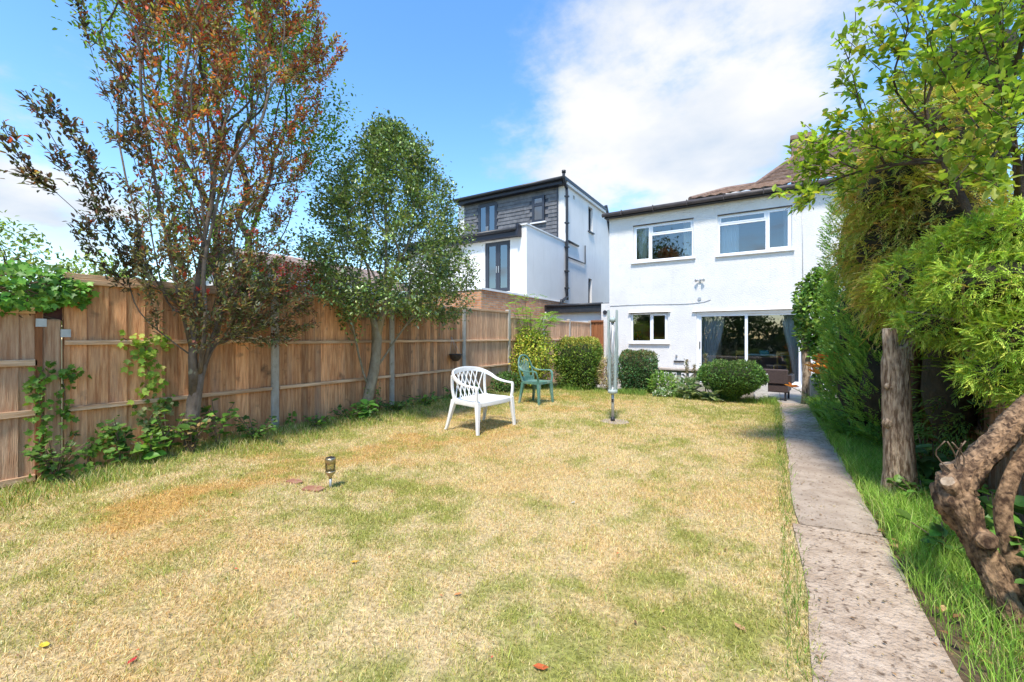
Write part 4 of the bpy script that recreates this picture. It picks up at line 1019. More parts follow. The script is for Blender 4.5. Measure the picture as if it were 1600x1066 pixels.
for cq in ((-5.0, 1.86, 2.35), (-4.95, 2.0, 2.25), (-4.92, 2.55, 2.45), (-4.9, 2.6, 2.05), (-5.0, 2.1, 1.75), (-4.95, 2.2, 3.6), (-4.95, 2.4, 3.9)):
    q = ell_points(16, cq, (.05, .05, .04))
    leaves('red_shoot', q - np.array(pb), rand_dirs(len(q)), rand_dirs(len(q)), .05, .022, pick_cols(len(q), [(.62, .07, .05), (.7, .16, .1)]), LEAF_THIN, plum_tree)

# --- holly
def holly_pts(n):
    out_ = []
    while len(out_) < n:
        z = 1.72 + 2.85 * rng.random() ** 1.1; t = (z - 1.72) / 2.85
        half = 1.28 * np.interp(t, [0, .1, .28, .5, .72, .88, 1], [.74, 1.06, 1.12, 1.02, .78, .48, .10])
        a, b = rng.uniform(-1, 1, 2); r = math.hypot(a, b)
        if r > 1 or rng.random() > .25 + .75 * r: continue
        out_.append((-5.05 + a * half * .85, 4.68 + b * half + .25 * (1 - t) * max(b, 0), z - .18 * r * (1 - t)))
    return np.array(out_)
def holly_cols(P):
    n = len(P); c = pick_cols(n, [(.075, .12, .04), (.11, .17, .05), (.16, .23, .065), (.27, .36, .10), (.27, .31, .20)], (2.5, 4, 3.5, 2.2, 1.2), .25); return c
hb = (-5.22, 4.32, gzf(-5.22, 4.32) - .05)
std_tree('holly_tree', 'holly tree with pale forked trunk and dark glossy green crown', [
    [(-5.22, 4.32, 0), (-5.2, 4.30, .2), (-5.2, 4.35, .42), (-5.18, 4.45, .7), (-5.15, 4.52, 1.0), (-5.12, 4.55, 1.4), (-5.08, 4.6, 2.2), (-5.05, 4.65, 3.4), (-5.05, 4.68, 4.2)],
    [(-5.2, 4.33, .38), (-5.28, 4.22, .65), (-5.3, 4.2, 1.0), (-5.28, 4.2, 1.5), (-5.25, 4.15, 2.2)],
    [(-5.18, 4.42, .62), (-5.1, 4.62, .95), (-5.02, 4.78, 1.3), (-4.95, 4.92, 1.65), (-4.8, 5.2, 2.0)],
    [(-5.22, 4.33, .1), (-5.22, 4.42, .35), (-5.2, 4.44, .5)]],
    holly_pts(800), (-5.15, 4.5, 1.5), .080, BARK_HOLLY, 38000, 20, .052, holly_cols, LEAF_GLOSS, hb, wbase=.6, wratio=.55, power=.55, outward=.8, spread=.075, lift=-.01)

# --- trees and shrubs beyond the fence
def green_cols(cols, w=None, var=.22): return lambda P: pick_cols(len(P), cols, w, var)
gb = (-7.4, 3.3, -.1)
gp = np.concatenate([ell_points(230, (-7.3, 3.1, 6.3), (1.4, 1.5, 2.2), .3), ell_points(120, (-7.2, 4.2, 5.4), (1.0, 1.1, 1.7), .3), ell_points(40, (-7.3, 3.2, 3.0), (.9, 1.0, 1.0))])
std_tree('background_tree', 'tall bright green leafy tree beyond the fence behind the purple tree', [[(-7.4, 3.3, -.1), (-7.4, 3.3, 1.5), (-7.35, 3.25, 3), (-7.3, 3.1, 4.5), (-7.3, 3.0, 6.5)], [(-7.38, 3.28, 2), (-7.3, 3.8, 3.5), (-7.2, 4.3, 5.5)]],
         gp, (-7.4, 3.3, 1.5), .10, BARK_DARK, 17000, 22, .062, green_cols([(.09, .18, .025), (.13, .24, .03), (.20, .30, .05), (.06, .12, .02)], (3, 3, 1.5, 2)), LEAF_THIN, gb, wratio=.55, outward=.8, spread=.15, wbase=.65, power=.6)
def bush(name, label, c, r, n, cols, lsize, mat_=LEAF, stems=6, cat='shrub', shell=.45, wratio=.5, group=None, simple=False, outw=.8, core=0):
    c = np.asarray(c, float); base = np.array([c[0], c[1], gzf(c[0], c[1]) - .03 if FX < c[0] < RX and -1 < c[1] < 10.4 else -.17])
    root = empty(name, tuple(base), label=label, cat=cat, group=group)
    pts = ell_points(max(30, n // 60), c, np.asarray(r) * .95, shell)
    arr, par, load = skeleton([[tuple(base), tuple(base * .6 + c * .4 - [0, 0, r[2] * .3])]], pts, base, step=.12, wbase=.2)
    mb = MB(); wood_mesh(mb, arr - base, par, load, .018 + .012 * r[2], tip=.0025, sides=5); mb.build('stems', TWIG, root)
    P = ell_points(n, c, r, shell); lump = 1 + .22 * (fbm(P[:, 0] * 4 + P[:, 2] * 3, P[:, 1] * 4 - P[:, 2] * 2, 3) - .5) * 2
    P = c + (P - c) * lump[:, None]; P[:, 2] = np.maximum(P[:, 2], base[2] + .02)
    out_ = norm(P - c); ln = lsize * (.65 + .7 * rng.random(n))
    leaves('foliage', P - base, norm(out_ * (1 - outw * .5) + rand_dirs(n) * outw + [0, 0, .15]), norm(out_ * .8 + rand_dirs(n) * .6 + [0, 0, .3]), ln, ln * wratio, pick_cols(n, cols, None, .24), mat_, root, simple)
    return root
pale = [(.22, .30, .08), (.16, .24, .05), (.30, .36, .14), (.12, .18, .04)]
for c, r, lab in (((-9.3, 1.2, 2.0), (.9, .8, 1.05), 'pale green bush showing above the ivy clump beyond the fence'), ((-9.6, 2.6, 1.9), (.9, .9, .75), 'pale green low bush beyond the fence beside the purple tree'),
                  ((-8.6, 4.4, 1.9), (.7, .6, .7), 'mid green bush beyond the fence in front of the outbuilding'), ((-8.4, 8.2, 2.1), (.8, .8, 1.2), 'dark green bush beyond the fence behind the holly')):
    bush('background_shrub', lab, c, r, 2600, pale, .075, LEAF_THIN)
bush('red_shrub', 'pinkish red leaved shrub rising over the fence beside the holly', (-6.1, 4.0, 1.95), (.42, .62, .45), 2000, [(.55, .05, .06), (.42, .03, .04), (.6, .22, .16), (.3, .1, .06)], .06, LEAF_THIN)
for hx, lab in ((-7.5, 'large shrub at the far left end of the garden'), (-4.2, 'large shrub behind the plum tree end of the lawn'), (-1.2, 'large shrub straight behind the lawn'), (2.0, 'large shrub at the end of the path')):
    bush('garden_end_shrub', lab, (hx, -7.5 + .6 * math.sin(hx), 1.2), (1.9, 1.2, 1.7), 2200, [(.06, .12, .025), (.10, .17, .03), (.04, .08, .02)], .26, LEAF)
# trees behind the lawn (seen mirrored in the window panes)
for (tx, ty, h, lab) in ((-7.8, -7.0, 9.5, 'tall dark tree mirrored in the upper windows'), (-2.2, -11, 7.5, 'broad tree behind the end of the lawn'), (3.2, -10, 8.0, 'tree behind the path at the end of the garden')):
    std_tree('garden_end_tree', lab, [[(tx, ty, -.1), (tx, ty, h * .3), (tx + .1, ty, h * .7)]], ell_points(150, (tx, ty, h * .62), (2.0, 2.0, h * .36), .3), (tx, ty, h * .25), .16, BARK_DARK, 5000, 25, .25,
             green_cols([(.05, .10, .02), (.08, .14, .03), (.03, .06, .015)]), LEAF, (tx, ty, -.1), outward=.9, spread=.5, simple=True, wbase=.6, power=.6)

# ================================================================== SHRUBS AND BORDERS
def clipped(name, label, c, r, e, n, cols, lsize, base_taper=0.0, topcol=None):
    """clipped evergreen: tiny leaves over a rounded block, solid core inside, coloured dark as inner shade"""
    c = np.asarray(c, float); r = np.asarray(r, float); z0 = gzf(c[0], c[1]) - .03
    root = empty(name, (c[0], c[1], z0), label=label, cat='shrub'); off = np.array([c[0], c[1], z0])
    d = rand_dirs(n); k = (np.abs(d) ** e).sum(1) ** (-1 / e)          # superellipsoid
    S = d * k[:, None]
    def shape(S, q):
        P = S * q
        tap = 1 - base_taper * sstep(.1, -.95, P[:, 2:3]); P = P * np.concatenate([tap, tap, np.ones_like(tap)], 1)
        return P * r
    P = shape(S, (.80 + .22 * rng.random((n, 1)) ** .6)); lump = .075 * (fbm(P[:, 0] * 6 + 9, P[:, 2] * 6 + P[:, 1] * 5, 4) - .5) * 2 + .03 * np.maximum(rng.standard_normal(n) - 1.2, 0)
    P = P + norm(S) * lump[:, None] + c; P[:, 2] = np.maximum(P[:, 2], z0 + .02)
    col = pick_cols(n, cols, None, .22)
    if topcol is not None:
        tsel = (rng.random(n) < sstep(.55, .95, S[:, 2]) * .75); col[tsel] = pick_cols(int(tsel.sum()), topcol, None, .2)
    ln = lsize * (.6 + .8 * rng.random(n))
    leaves('foliage', P - off, norm(norm(S) * .7 + rand_dirs(n) * .7 + [0, 0, .25]), rand_dirs(n), ln, ln * .5, col, NEEDLE, root, True)
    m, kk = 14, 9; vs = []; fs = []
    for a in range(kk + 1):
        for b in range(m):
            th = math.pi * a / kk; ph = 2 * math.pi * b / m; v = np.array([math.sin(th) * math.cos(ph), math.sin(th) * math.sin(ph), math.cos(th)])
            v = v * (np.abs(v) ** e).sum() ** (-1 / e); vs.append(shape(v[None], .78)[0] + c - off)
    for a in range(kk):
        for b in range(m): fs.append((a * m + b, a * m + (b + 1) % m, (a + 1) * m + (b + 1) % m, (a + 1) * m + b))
    MB().add(vs, fs, True).build('shade_core', Mt('shade_core_' + name + str(round(c[0])), (.02, .028, .01), .9, (.05, .05, .02), 20), root)  # solid dark core: shade between the leaves put into its colour
    mb = MB()
    for k in range(5): mb.tube([(random.uniform(-.08, .08), random.uniform(-.08, .08), -.05), (random.uniform(-.2, .2) * r[0], random.uniform(-.2, .2), c[2] - z0 - r[2] * .4)], .014, 5)
    mb.build('stems', TWIG, root)
dk = [(.08, .17, .04), (.11, .21, .045), (.15, .26, .05), (.06, .12, .04)]
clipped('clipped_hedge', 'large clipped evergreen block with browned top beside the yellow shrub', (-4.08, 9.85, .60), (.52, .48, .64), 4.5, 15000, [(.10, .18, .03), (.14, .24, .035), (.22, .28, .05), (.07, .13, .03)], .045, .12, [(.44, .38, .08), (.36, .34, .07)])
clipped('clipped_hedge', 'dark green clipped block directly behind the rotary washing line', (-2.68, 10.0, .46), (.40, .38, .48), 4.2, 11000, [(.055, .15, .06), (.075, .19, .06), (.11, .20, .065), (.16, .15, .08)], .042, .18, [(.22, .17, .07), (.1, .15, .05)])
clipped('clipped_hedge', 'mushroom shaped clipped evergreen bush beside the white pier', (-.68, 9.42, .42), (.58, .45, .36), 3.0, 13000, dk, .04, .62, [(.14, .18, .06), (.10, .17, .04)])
bush('yellow_shrub', 'bright yellow green leafy shrub behind the green chair', (-4.98, 9.15, .78), (.55, .55, .72), 5200, [(.30, .36, .04), (.42, .44, .06), (.18, .27, .03), (.50, .46, .07), (.10, .17, .02)], .055, LEAF)
bush('low_shrub', 'low dark leafy shrub at the foot of the fence beside the green chair', (-5.05, 8.05, .25), (.25, .45, .26), 1300, [(.06, .13, .03), (.10, .2, .04), (.05, .09, .02)], .055, LEAF)
bush('dry_shrub', 'straw coloured twiggy shrub between the two clipped blocks', (-3.33, 9.9, .40), (.26, .28, .42), 1700, [(.42, .36, .16), (.30, .30, .10), (.5, .42, .25), (.35, .2, .18)], .07, LEAF, wratio=.18)
bush('leafy_perennial', 'bright green foliage in front of the screen blocks', (-2.05, 9.75, .22), (.30, .25, .28), 1200, [(.16, .28, .05), (.22, .34, .07), (.09, .17, .03)], .07, LEAF, wratio=.3)
bush('leafy_perennial', 'low white flecked foliage left of the silver leaved plant', (-1.95, 9.35, .08), (.22, .16, .12), 500, [(.16, .28, .08), (.5, .55, .42), (.09, .17, .03)], .05, LEAF)
bush('climbing_plant', 'leafy climber covering the timber post by the patio door', (.80, 10.6, 1.75), (.42, .40, .95), 3600, [(.10, .20, .03), (.16, .28, .05), (.24, .34, .06), (.06, .12, .02)], .085, LEAF, cat='climber', wratio=.6)
bush('climbing_plant', 'dark leafy growth below the climber beside the grey pier', (.98, 9.9, .75), (.30, .35, .65), 1800, [(.06, .13, .02), (.11, .2, .03), (.15, .24, .05)], .07, LEAF, cat='climber', wratio=.6)
# ash sapling with feathered leaves
sp = empty('ash_sapling', (-5.12, 9.35, 0), label='light green sapling with feathery leaves above the low fence', cat='tree')
mb = MB(); LP = []; LD = []; LN = []
for k in range(12):
    a = k * 2.4; tipz = 1.7 + .75 * random.random(); ro = .15 + .5 * random.random()
    P3 = smooth_path([(0, 0, 0), (.05 * math.cos(a), .05 * math.sin(a), .9), (ro * .6 * math.cos(a), ro * .6 * math.sin(a), 1.5), (ro * math.cos(a), ro * math.sin(a), tipz)], 5)
    mb.tube(P3, lerp_list([.014, .004], len(P3)), 5)
    for p in P3[8:]:
        for j in range(2):
            d_ = Vector((random.uniform(-1, 1), random.uniform(-1, 1), random.uniform(-.1, .5))).normalized(); L_ = random.uniform(.18, .30)
            for s in np.linspace(.25, 1, 6):
                q0 = p + d_ * (L_ * s) - Vector((0, 0, .05 * s * s)); sd = d_.cross(Vector((0, 0, 1))).normalized()
                for sg in (-1, 1): LP.append(q0); LD.append(d_ * .6 + sd * sg); LN.append(Vector((0, 0, 1)) + sd * .2)
mb.build('stems', TWIG, sp); n = len(LP)
leaves('foliage', np.array(LP), np.array(LD), np.array(LN), .075 * (.7 + .5 * rng.random(n)), .026, pick_cols(n, [(.20, .34, .05), (.28, .42, .08), (.14, .26, .04)]), LEAF_THIN, sp, True)
# silver leaved plant with flower spires
sv = empty('silver_plant', (-1.42, 9.33, 0), label='silvery green plant with jagged leaves and two flower spires', cat='plant')
LP = []; LD = []; LN = []
for (cx, cy, hh_, nr) in ((0, 0, .42, 46), (.42, -.12, .24, 22), (-.15, .1, .55, 26)):
    for k in range(nr):
        a = random.random() * 6.28; el = random.uniform(.1, 1.2); d_ = Vector((math.cos(a) * math.cos(el), math.sin(a) * math.cos(el), math.sin(el))); L_ = random.uniform(.16, .3)
        o_ = Vector((cx, cy, hh_ * random.random() * .7)); sd = d_.cross(Vector((0, 0, 1))).normalized()
        for s in np.linspace(.3, 1, 6):
            for sg in (-1, 1): LP.append(o_ + d_ * L_ * s - Vector((0, 0, .08 * s * s))); LD.append(d_ * .9 + sd * sg * .8); LN.append(sd.cross(d_) + Vector((0, 0, .3)))
n = len(LP); leaves('foliage', np.array(LP), np.array(LD), np.array(LN), .095, .036, pick_cols(n, [(.26, .36, .22), (.38, .46, .32), (.16, .26, .13)], None, .25), LEAF, sv, True)
for (sx, sy, h_) in ((-.08, .1, .80), (.26, .25, .92), (.05, .2, .7)):
    MB().tube([(sx, sy, 0), (sx, sy, h_)], [.012, .006], 6).build('stem', TWIG, sv)
    q = np.array([(sx, sy, h_ - .30)]) + rng.random((150, 1)) * [0, 0, .30] + rng.standard_normal((150, 3)) * [.018, .018, .005]
    leaves('flower_spire', q, rand_dirs(150) + [0, 0, .6], rand_dirs(150), .035, .02, pick_cols(150, [(.22, .2, .1), (.16, .2, .12), (.3, .2, .12)]), LEAF, sv, True)

# --- ivy clump, vines and weeds along the left fence
def ivy_leaf_mesh():
    o = [(0, 0, 0), (.28, .42, .03), (.38, .28, .01), (.62, .50, .04), (.66, .2, .01), (1, 0, -.05), (.66, -.2, .01), (.62, -.50, .04), (.38, -.28, .01), (.28, -.42, .03), (.45, 0, -.02)]
    return o, [(0, 10, 1), (1, 10, 2), (2, 10, 3), (3, 10, 4), (4, 10, 5), (5, 10, 6), (6, 10, 7), (7, 10, 8), (8, 10, 9), (9, 10, 0)]
def shaped_leaves(name, shp, P, D, Nn, Ln, col, mat_, parent, **t):
    vs, fs = shp; vs = np.array(vs); fs = np.array(fs); n = len(P); D = norm(D); S = norm(np.cross(D, Nn)); Nr = np.cross(S, D)
    Ln = np.broadcast_to(Ln, (n,))[:, None, None]
    V = P[:, None] + Ln * (vs[None, :, 0:1] * D[:, None] + vs[None, :, 1:2] * S[:, None] + vs[None, :, 2:3] * Nr[:, None] * 2)
    Fc = (np.arange(n)[:, None, None] * len(vs) + fs[None]).reshape(-1, fs.shape[1])
    return link(name, np_mesh(name, V.reshape(-1, 3), Fc, np.repeat(col, len(vs), 0)), mat_, parent, **t)
IVY = ivy_leaf_mesh()
ic = empty('ivy_clump', (FX, .9, 1.5), label='mass of green ivy draped over the top of the lower fence panel', cat='ivy'); off = np.array([FX, .9, 1.5])
P = np.concatenate([ell_points(950, (FX + .06, .80, 1.70), (.20, .50, .22), .5), ell_points(120, (FX + .08, 1.2, 1.68), (.10, .16, .13), .4)])
n = len(P); shaped_leaves('foliage', IVY, P - off, rand_dirs(n) * .7 + [.25, .0, -.5], np.array([.75, -.2, .55]) + rand_dirs(n) * .45, .058 * (.6 + .8 * rng.random(n)), pick_cols(n, [(.09, .22, .03), (.14, .30, .04), (.20, .36, .06), (.05, .13, .02)]), LEAF, ic)
mb = MB()
for k in range(9): mb.tube(smooth_path([(0, random.uniform(-.4, .35), -.1), (.06, random.uniform(-.4, .35), .1), (.1, random.uniform(-.45, .4), .3), (.15, random.uniform(-.4, .4), .12)], 3), .006, 4)
mb.build('stems', TWIG, ic)
def vine(label, pts, cols, size, n, sp=.05):
    pts = smooth_path(pts, 8); base = np.array(pts[0]); root = empty('ivy_vine', tuple(base), label=label, cat='ivy')
    MB().tube([Vector(p) - Vector(base) for p in pts], .005, 4).build('stem', TWIG, root)
    A = np.array(pts)[rng.integers(0, len(pts), n)] + rng.standard_normal((n, 3)) * [.012, sp, sp] + [.025, 0, 0]
    A[:, 0] = np.maximum(A[:, 0], FX + .03)
    shaped_leaves('foliage', IVY, A - base, rand_dirs(n) * .7 + [.1, 0, -.35], np.array([.9, -.2, .35]) + rand_dirs(n) * .4, size * (.65 + .7 * rng.random(n)), pick_cols(n, cols), LEAF_THIN, root)
yg = [(.22, .34, .05), (.32, .42, .08), (.14, .24, .03)]; gi = [(.10, .2, .03), (.15, .28, .04), (.07, .14, .02)]; gd = [(.05, .11, .02), (.09, .17, .03)]
X = FX + .06
vine('yellow green ivy sprays hanging from the middle rail left of the purple tree', [(X, 1.75, 1.25), (X, 1.72, 1.05), (X, 1.78, .85), (X, 1.74, .68)], yg, .055, 110, .07)
vine('small ivy sprays on the middle rail beside the longer strand', [(X, 1.56, 1.26), (X, 1.65, 1.22), (X, 1.82, 1.27), (X, 1.88, 1.2)], yg, .05, 45, .04)
vine('ivy climbing the joint between the square post and the lower panel', [(X + .02, 1.03, -.03), (X + .02, 1.0, .3), (X + .02, 1.02, .55), (X + .02, .99, .85), (X, 1.03, 1.0)], gi, .05, 120, .045)
vine('ivy strand on the right edge of the square wooden post', [(X + .01, 1.15, .55), (X + .01, 1.16, .75), (X + .01, 1.15, .95), (X + .01, 1.25, .93)], gi, .05, 60, .035)
vine('leafy vine scrambling diagonally up the boards above the weeds', [(X + .03, 1.28, .0), (X + .02, 1.32, .18), (X, 1.40, .32), (X, 1.45, .38)], gi, .06, 70, .05)
vine('variegated vine below the lower rail beside the purple tree', [(X + .02, 1.78, .1), (X, 1.76, .35), (X, 1.80, .5), (X, 1.92, .6)], [(.12, .2, .05), (.3, .34, .14), (.08, .13, .03)], .055, 110, .07)
vine('climbing weed at the foot of the concrete post', [(X + .05, 3.14, .05), (X + .03, 3.2, .18), (X + .02, 3.25, .22)], gi, .05, 30, .04)
BROAD = ([(0, 0, 0), (.15, .26, .03), (.45, .38, .04), (.78, .24, .02), (1, 0, -.06), (.78, -.24, .02), (.45, -.38, .04), (.15, -.26, .03), (.5, 0, -.02)], [(0, 8, 1), (1, 8, 2), (2, 8, 3), (3, 8, 4), (4, 8, 5), (5, 8, 6), (6, 8, 7), (7, 8, 0)])
def weed(label, x, y, h, r, size, n, cols, stems=7, name='weed', shp=None, cat='plant', mat_=None):
    z = gzf(x, y) - .01; root = empty(name, (x, y, z), label=label, cat=cat); mb = MB(); A = []; Dr = []
    for k in range(stems):
        a = random.random() * 6.28; rr = r * random.random() ** .6
        pth = smooth_path([(0, 0, 0), (rr * .4 * math.cos(a), rr * .4 * math.sin(a), h * .5), (rr * math.cos(a), rr * math.sin(a), h * random.uniform(.7, 1))], 4)
        mb.tube(pth, [.004] * len(pth), 4, False)
        for p in pth[2:]:
            for j in range(max(1, n // (stems * len(pth[2:])))): A.append(p); Dr.append((math.cos(a) * .5 + random.uniform(-1, 1), math.sin(a) * .5 + random.uniform(-1, 1), random.uniform(-.35, .35)))
    mb.build('stems', TWIG, root); A = np.array(A) + rng.standard_normal((len(A), 3)) * size * .25; A[:, 2] = np.maximum(A[:, 2], .02); m = len(A)
    shaped_leaves('foliage', shp or BROAD, A, np.array(Dr), np.array([.25, -.3, 1.0]) + rand_dirs(m) * .35, size * (.45 + .75 * rng.random(m)), pick_cols(m, cols), mat_ or LEAF, root)
weed('tall leafy weed against the first fence bay', -5.22, 1.50, .50, .14, .075, 90, gd, 6)
weed('broad leaved weed with large pale leaf beside the tall weed', -5.10, 1.68, .30, .22, .12, 36, gi, 7)
weed('ivy covered clump at the foot of the square wooden post', -5.25, 1.08, .42, .20, .07, 150, gd, 9, shp=IVY)
weed('bramble left of the purple tree trunk', -5.22, 1.86, .45, .22, .08, 110, gi, 8)
weed('dense weed hugging the purple tree trunk', -5.05, 2.0, .40, .20, .07, 110, gd + [(.3, .2, .08)], 9)
weed('bright green weed right of the purple tree trunk', -5.15, 2.28, .52, .24, .085, 120, gi, 9)
weed('low bramble between the purple tree and the concrete post', -5.05, 2.62, .26, .3, .06, 130, gd, 9)
weed('low weeds under the fence by the concrete post', -5.1, 3.4, .16, .35, .06, 120, gi, 10)
weed('weeds between the concrete post and the holly', -5.08, 3.9, .18, .32, .06, 130, gd, 10)
weed('dark arum like leaves at the holly foot', -5.05, 4.12, .24, .2, .12, 40, [(.05, .14, .02), (.08, .2, .03)], 8)
weed('short leafy shoot growing from the holly trunk', -5.12, 4.46, .62, .08, .045, 30, gi, 3)
weed('low weeds right of the holly', -5.05, 4.75, .2, .34, .065, 140, gd, 10)
weed('ground weeds along the fence between holly and hanging pot', -5.05, 5.45, .22, .42, .07, 150, gi, 12)
weed('weeds below the hanging pot', -5.1, 6.3, .28, .42, .07, 160, gi, 12)
weed('weeds behind the white armchair', -5.1, 7.1, .22, .42, .07, 150, gi, 12)
# rough grass at the fence foot and at the path edge
def tufts(name, label, n, x0, x1, y0, y1, h, cols, wd=.004, dens=None, kind='stuff', lean=.35, weights=None, bend=.5):
    x, y = scatter_xy(n, x0, x1, y0, y1); k = fbm(x * 3.2 + 7, y * 3.2 + 1, 3)
    keep = rng.random(n) < sstep(.3, .6, k) if dens is None else rng.random(n) < dens(x, y)
    x, y, k = x[keep], y[keep], k[keep]; m = len(x)
    return blades(name, x, y, h * (.45 + .8 * rng.random(m)) * (.5 + k), np.full(m, wd) * (1 + .06 * np.hypot(x, y)), np.abs(rng.standard_normal(m)) * lean, pick_cols(m, cols, weights, .22), bend=bend, kind=kind, label=label, cat='grass')
wildc = [(.16, .26, .05), (.22, .32, .06), (.10, .18, .03), (.38, .36, .14), (.46, .38, .2)]
tufts('rough_grass', 'unmown green grass and weeds along the left fence foot', 26000, -5.4, -4.55, .2, 8.6, .085, [(.20, .28, .05), (.28, .36, .07), (.14, .22, .035), (.44, .40, .16), (.55, .44, .22)], dens=lambda x, y: (sstep(-4.5, -5.0, x + .25 * (fbm(y * 1.5, y * 0 + 2, 2) - .5)) * .9))
tufts('long_grass', 'long lush green grass between the concrete path and the conifers', 90000, .58, 1.35, .6, 10.0, .16, [(.20, .36, .05), (.28, .46, .07), (.38, .52, .12), (.14, .26, .035), (.46, .46, .18)], .0026,
      dens=lambda x, y: np.clip(sstep(.56 + .05 * (fbm(y * 2, y * 0, 3) - .5), .70, x) * (1 - .75 * sstep(.85, 1.25, x)) * np.clip(.35 + .4 * sstep(2.2, 4, y) + .3 * sstep(4, 6, y), 0, 1), 0, 1), lean=.4, weights=(4, 4, 2, 3, 1))
tufts('bed_grass', 'grass and low weeds at the far edge of the lawn', 9000, -5.3, .1, 9.25, 9.9, .13, wildc[:3])
tufts('edge_grass', 'grass blades creeping over the path edge', 3800, .05, .19, .8, 9.6, .07, wildc[:4], .0035, dens=lambda x, y: sstep(.2, .08, x) * .8)

tufts('grass_tufts', 'scattered coarser tufts of grass growing in the dry lawn', 60000, -5.2, .05, .3, 9.2, .05, [(.30, .38, .07), (.22, .30, .05), (.46, .44, .14), (.62, .5, .26)], .0026,
      dens=lambda x, y: sstep(.60, .70, fbm(x * 5.5 + 3, y * 5.5 + 70, 2)) * .8 * np.clip(3.2 / np.hypot(x, y), .2, 1), lean=.6)
def litter(name, label, n, x0, x1, y0, y1, zf, cols, size):
    x, y = scatter_xy(n, x0, x1, y0, y1); keep = rng.random(n) < sstep(.4, .65, fbm(x * 4 + 2, y * 4, 3)) + .12; x, y = x[keep], y[keep]; m = len(x)
    a = rng.random(m) * 6.283; ln = size * (.4 + .9 * rng.random(m))
    leaves(name, np.stack([x, y, zf(x, y)], 1), np.stack([np.cos(a), np.sin(a), rng.random(m) * .2], 1), rand_dirs(m) * .3 + [0, 0, 1], ln, ln * .5, pick_cols(m, cols), LEAF, None, True, droop=0, label=label, cat='leaf litter', kind='stuff')
litter('leaf_litter', 'dry leaf bits and crumbs scattered on the concrete path', 1300, .13, .62, .8, 9.5, lambda x, y: np.full(len(x), .020), [(.16, .10, .05), (.24, .15, .08), (.09, .06, .035), (.30, .24, .10)], .018)
litter('border_litter', 'brown fallen leaves on the soil under the conifers', 3500, .62, 1.45, 1.0, 9.0, lambda x, y: gz(x, y) + .02, [(.20, .11, .05), (.30, .17, .08), (.12, .07, .04), (.36, .24, .12)], .045)
litter('lawn_litter', 'small dry leaf scraps lying in the grass', 1100, -5.2, 0, .4, 9.0, lambda x, y: gz(x, y) + .016, [(.30, .18, .08), (.45, .30, .14), (.2, .1, .05), (.5, .12, .06)], .022)

# --- day lilies
def daylily(label, x, y, nl, flowers, L=.55):
    z = gzf(x, y) - .01; root = empty('day_lily', (x, y, z), label=label, cat='flower'); V = []; Fc = []; cl = []
    for k in range(nl):
        a = random.random() * 6.28; l = L * random.uniform(.6, 1.15); d_ = np.array([math.cos(a), math.sin(a), 0]); s = np.array([-math.sin(a), math.cos(a), 0]) * .011
        b = len(V); col = np.array([.20, .36, .05]) * random.uniform(.6, 1.3); o_ = d_ * .03 + s * random.uniform(-4, 4)
        for i, t in enumerate(np.linspace(0, 1, 6)):
            p = o_ + d_ * l * .75 * t ** 1.3 + np.array([0, 0, l * (1.15 * t - .85 * t * t)]); wd = 1 - .85 * t ** 2
            V += [p - s * wd, p + s * wd]; cl += [col, col]
        Fc += [(b + 2 * i, b + 2 * i + 1, b + 2 * i + 3, b + 2 * i + 2) for i in range(5)]
    link('strap_leaves', np_mesh('strap_leaves', V, Fc, np.array(cl)), LEAF_THIN, root)
    for (fx, fy, fz_) in flowers:
        st = MB().tube(smooth_path([(0, 0, 0), (fx * .3, fy * .3, fz_ * .6), (fx, fy, fz_)], 4), .005, 5).build('flower_stem', Mt('lily_stem', (.16, .28, .06), .6), root) if True else None
        P = []; D = []
        for k in range(6):
            a = k * math.pi / 3; P.append((fx, fy, fz_)); D.append((math.cos(a) + .35, math.sin(a) - .45, .55))
        leaves('flower', np.array(P), np.array(D), np.array([(.2, -.3, 1)] * 6), .12, .045, pick_cols(6, [(.85, .20, .03), (.9, .28, .04)], None, .08), PETAL, st, droop=.3)
daylily('day lilies with a cluster of orange flowers beside the climber', .70, 7.35, 90, [(-.12, -.1, .92), (-.04, -.05, 1.0), (.03, -.1, .93), (-.2, .05, .85), (-.1, .1, .98), (-.02, -.2, .84), (-.16, -.2, .78), (.06, -.15, 1.02)], .7)
daylily('day lily with one orange flower leaning over the path end', .70, 8.5, 60, [(-.42, -.25, .47), (-.1, -.1, .72)], .6)
daylily('strap leaved lily clump half way along the grass strip', .82, 6.4, 80, [], .6)
daylily('strap leaved lily clump by the patio end of the grass strip', .78, 9.3, 60, [(-.05, 0, .75)], .55)

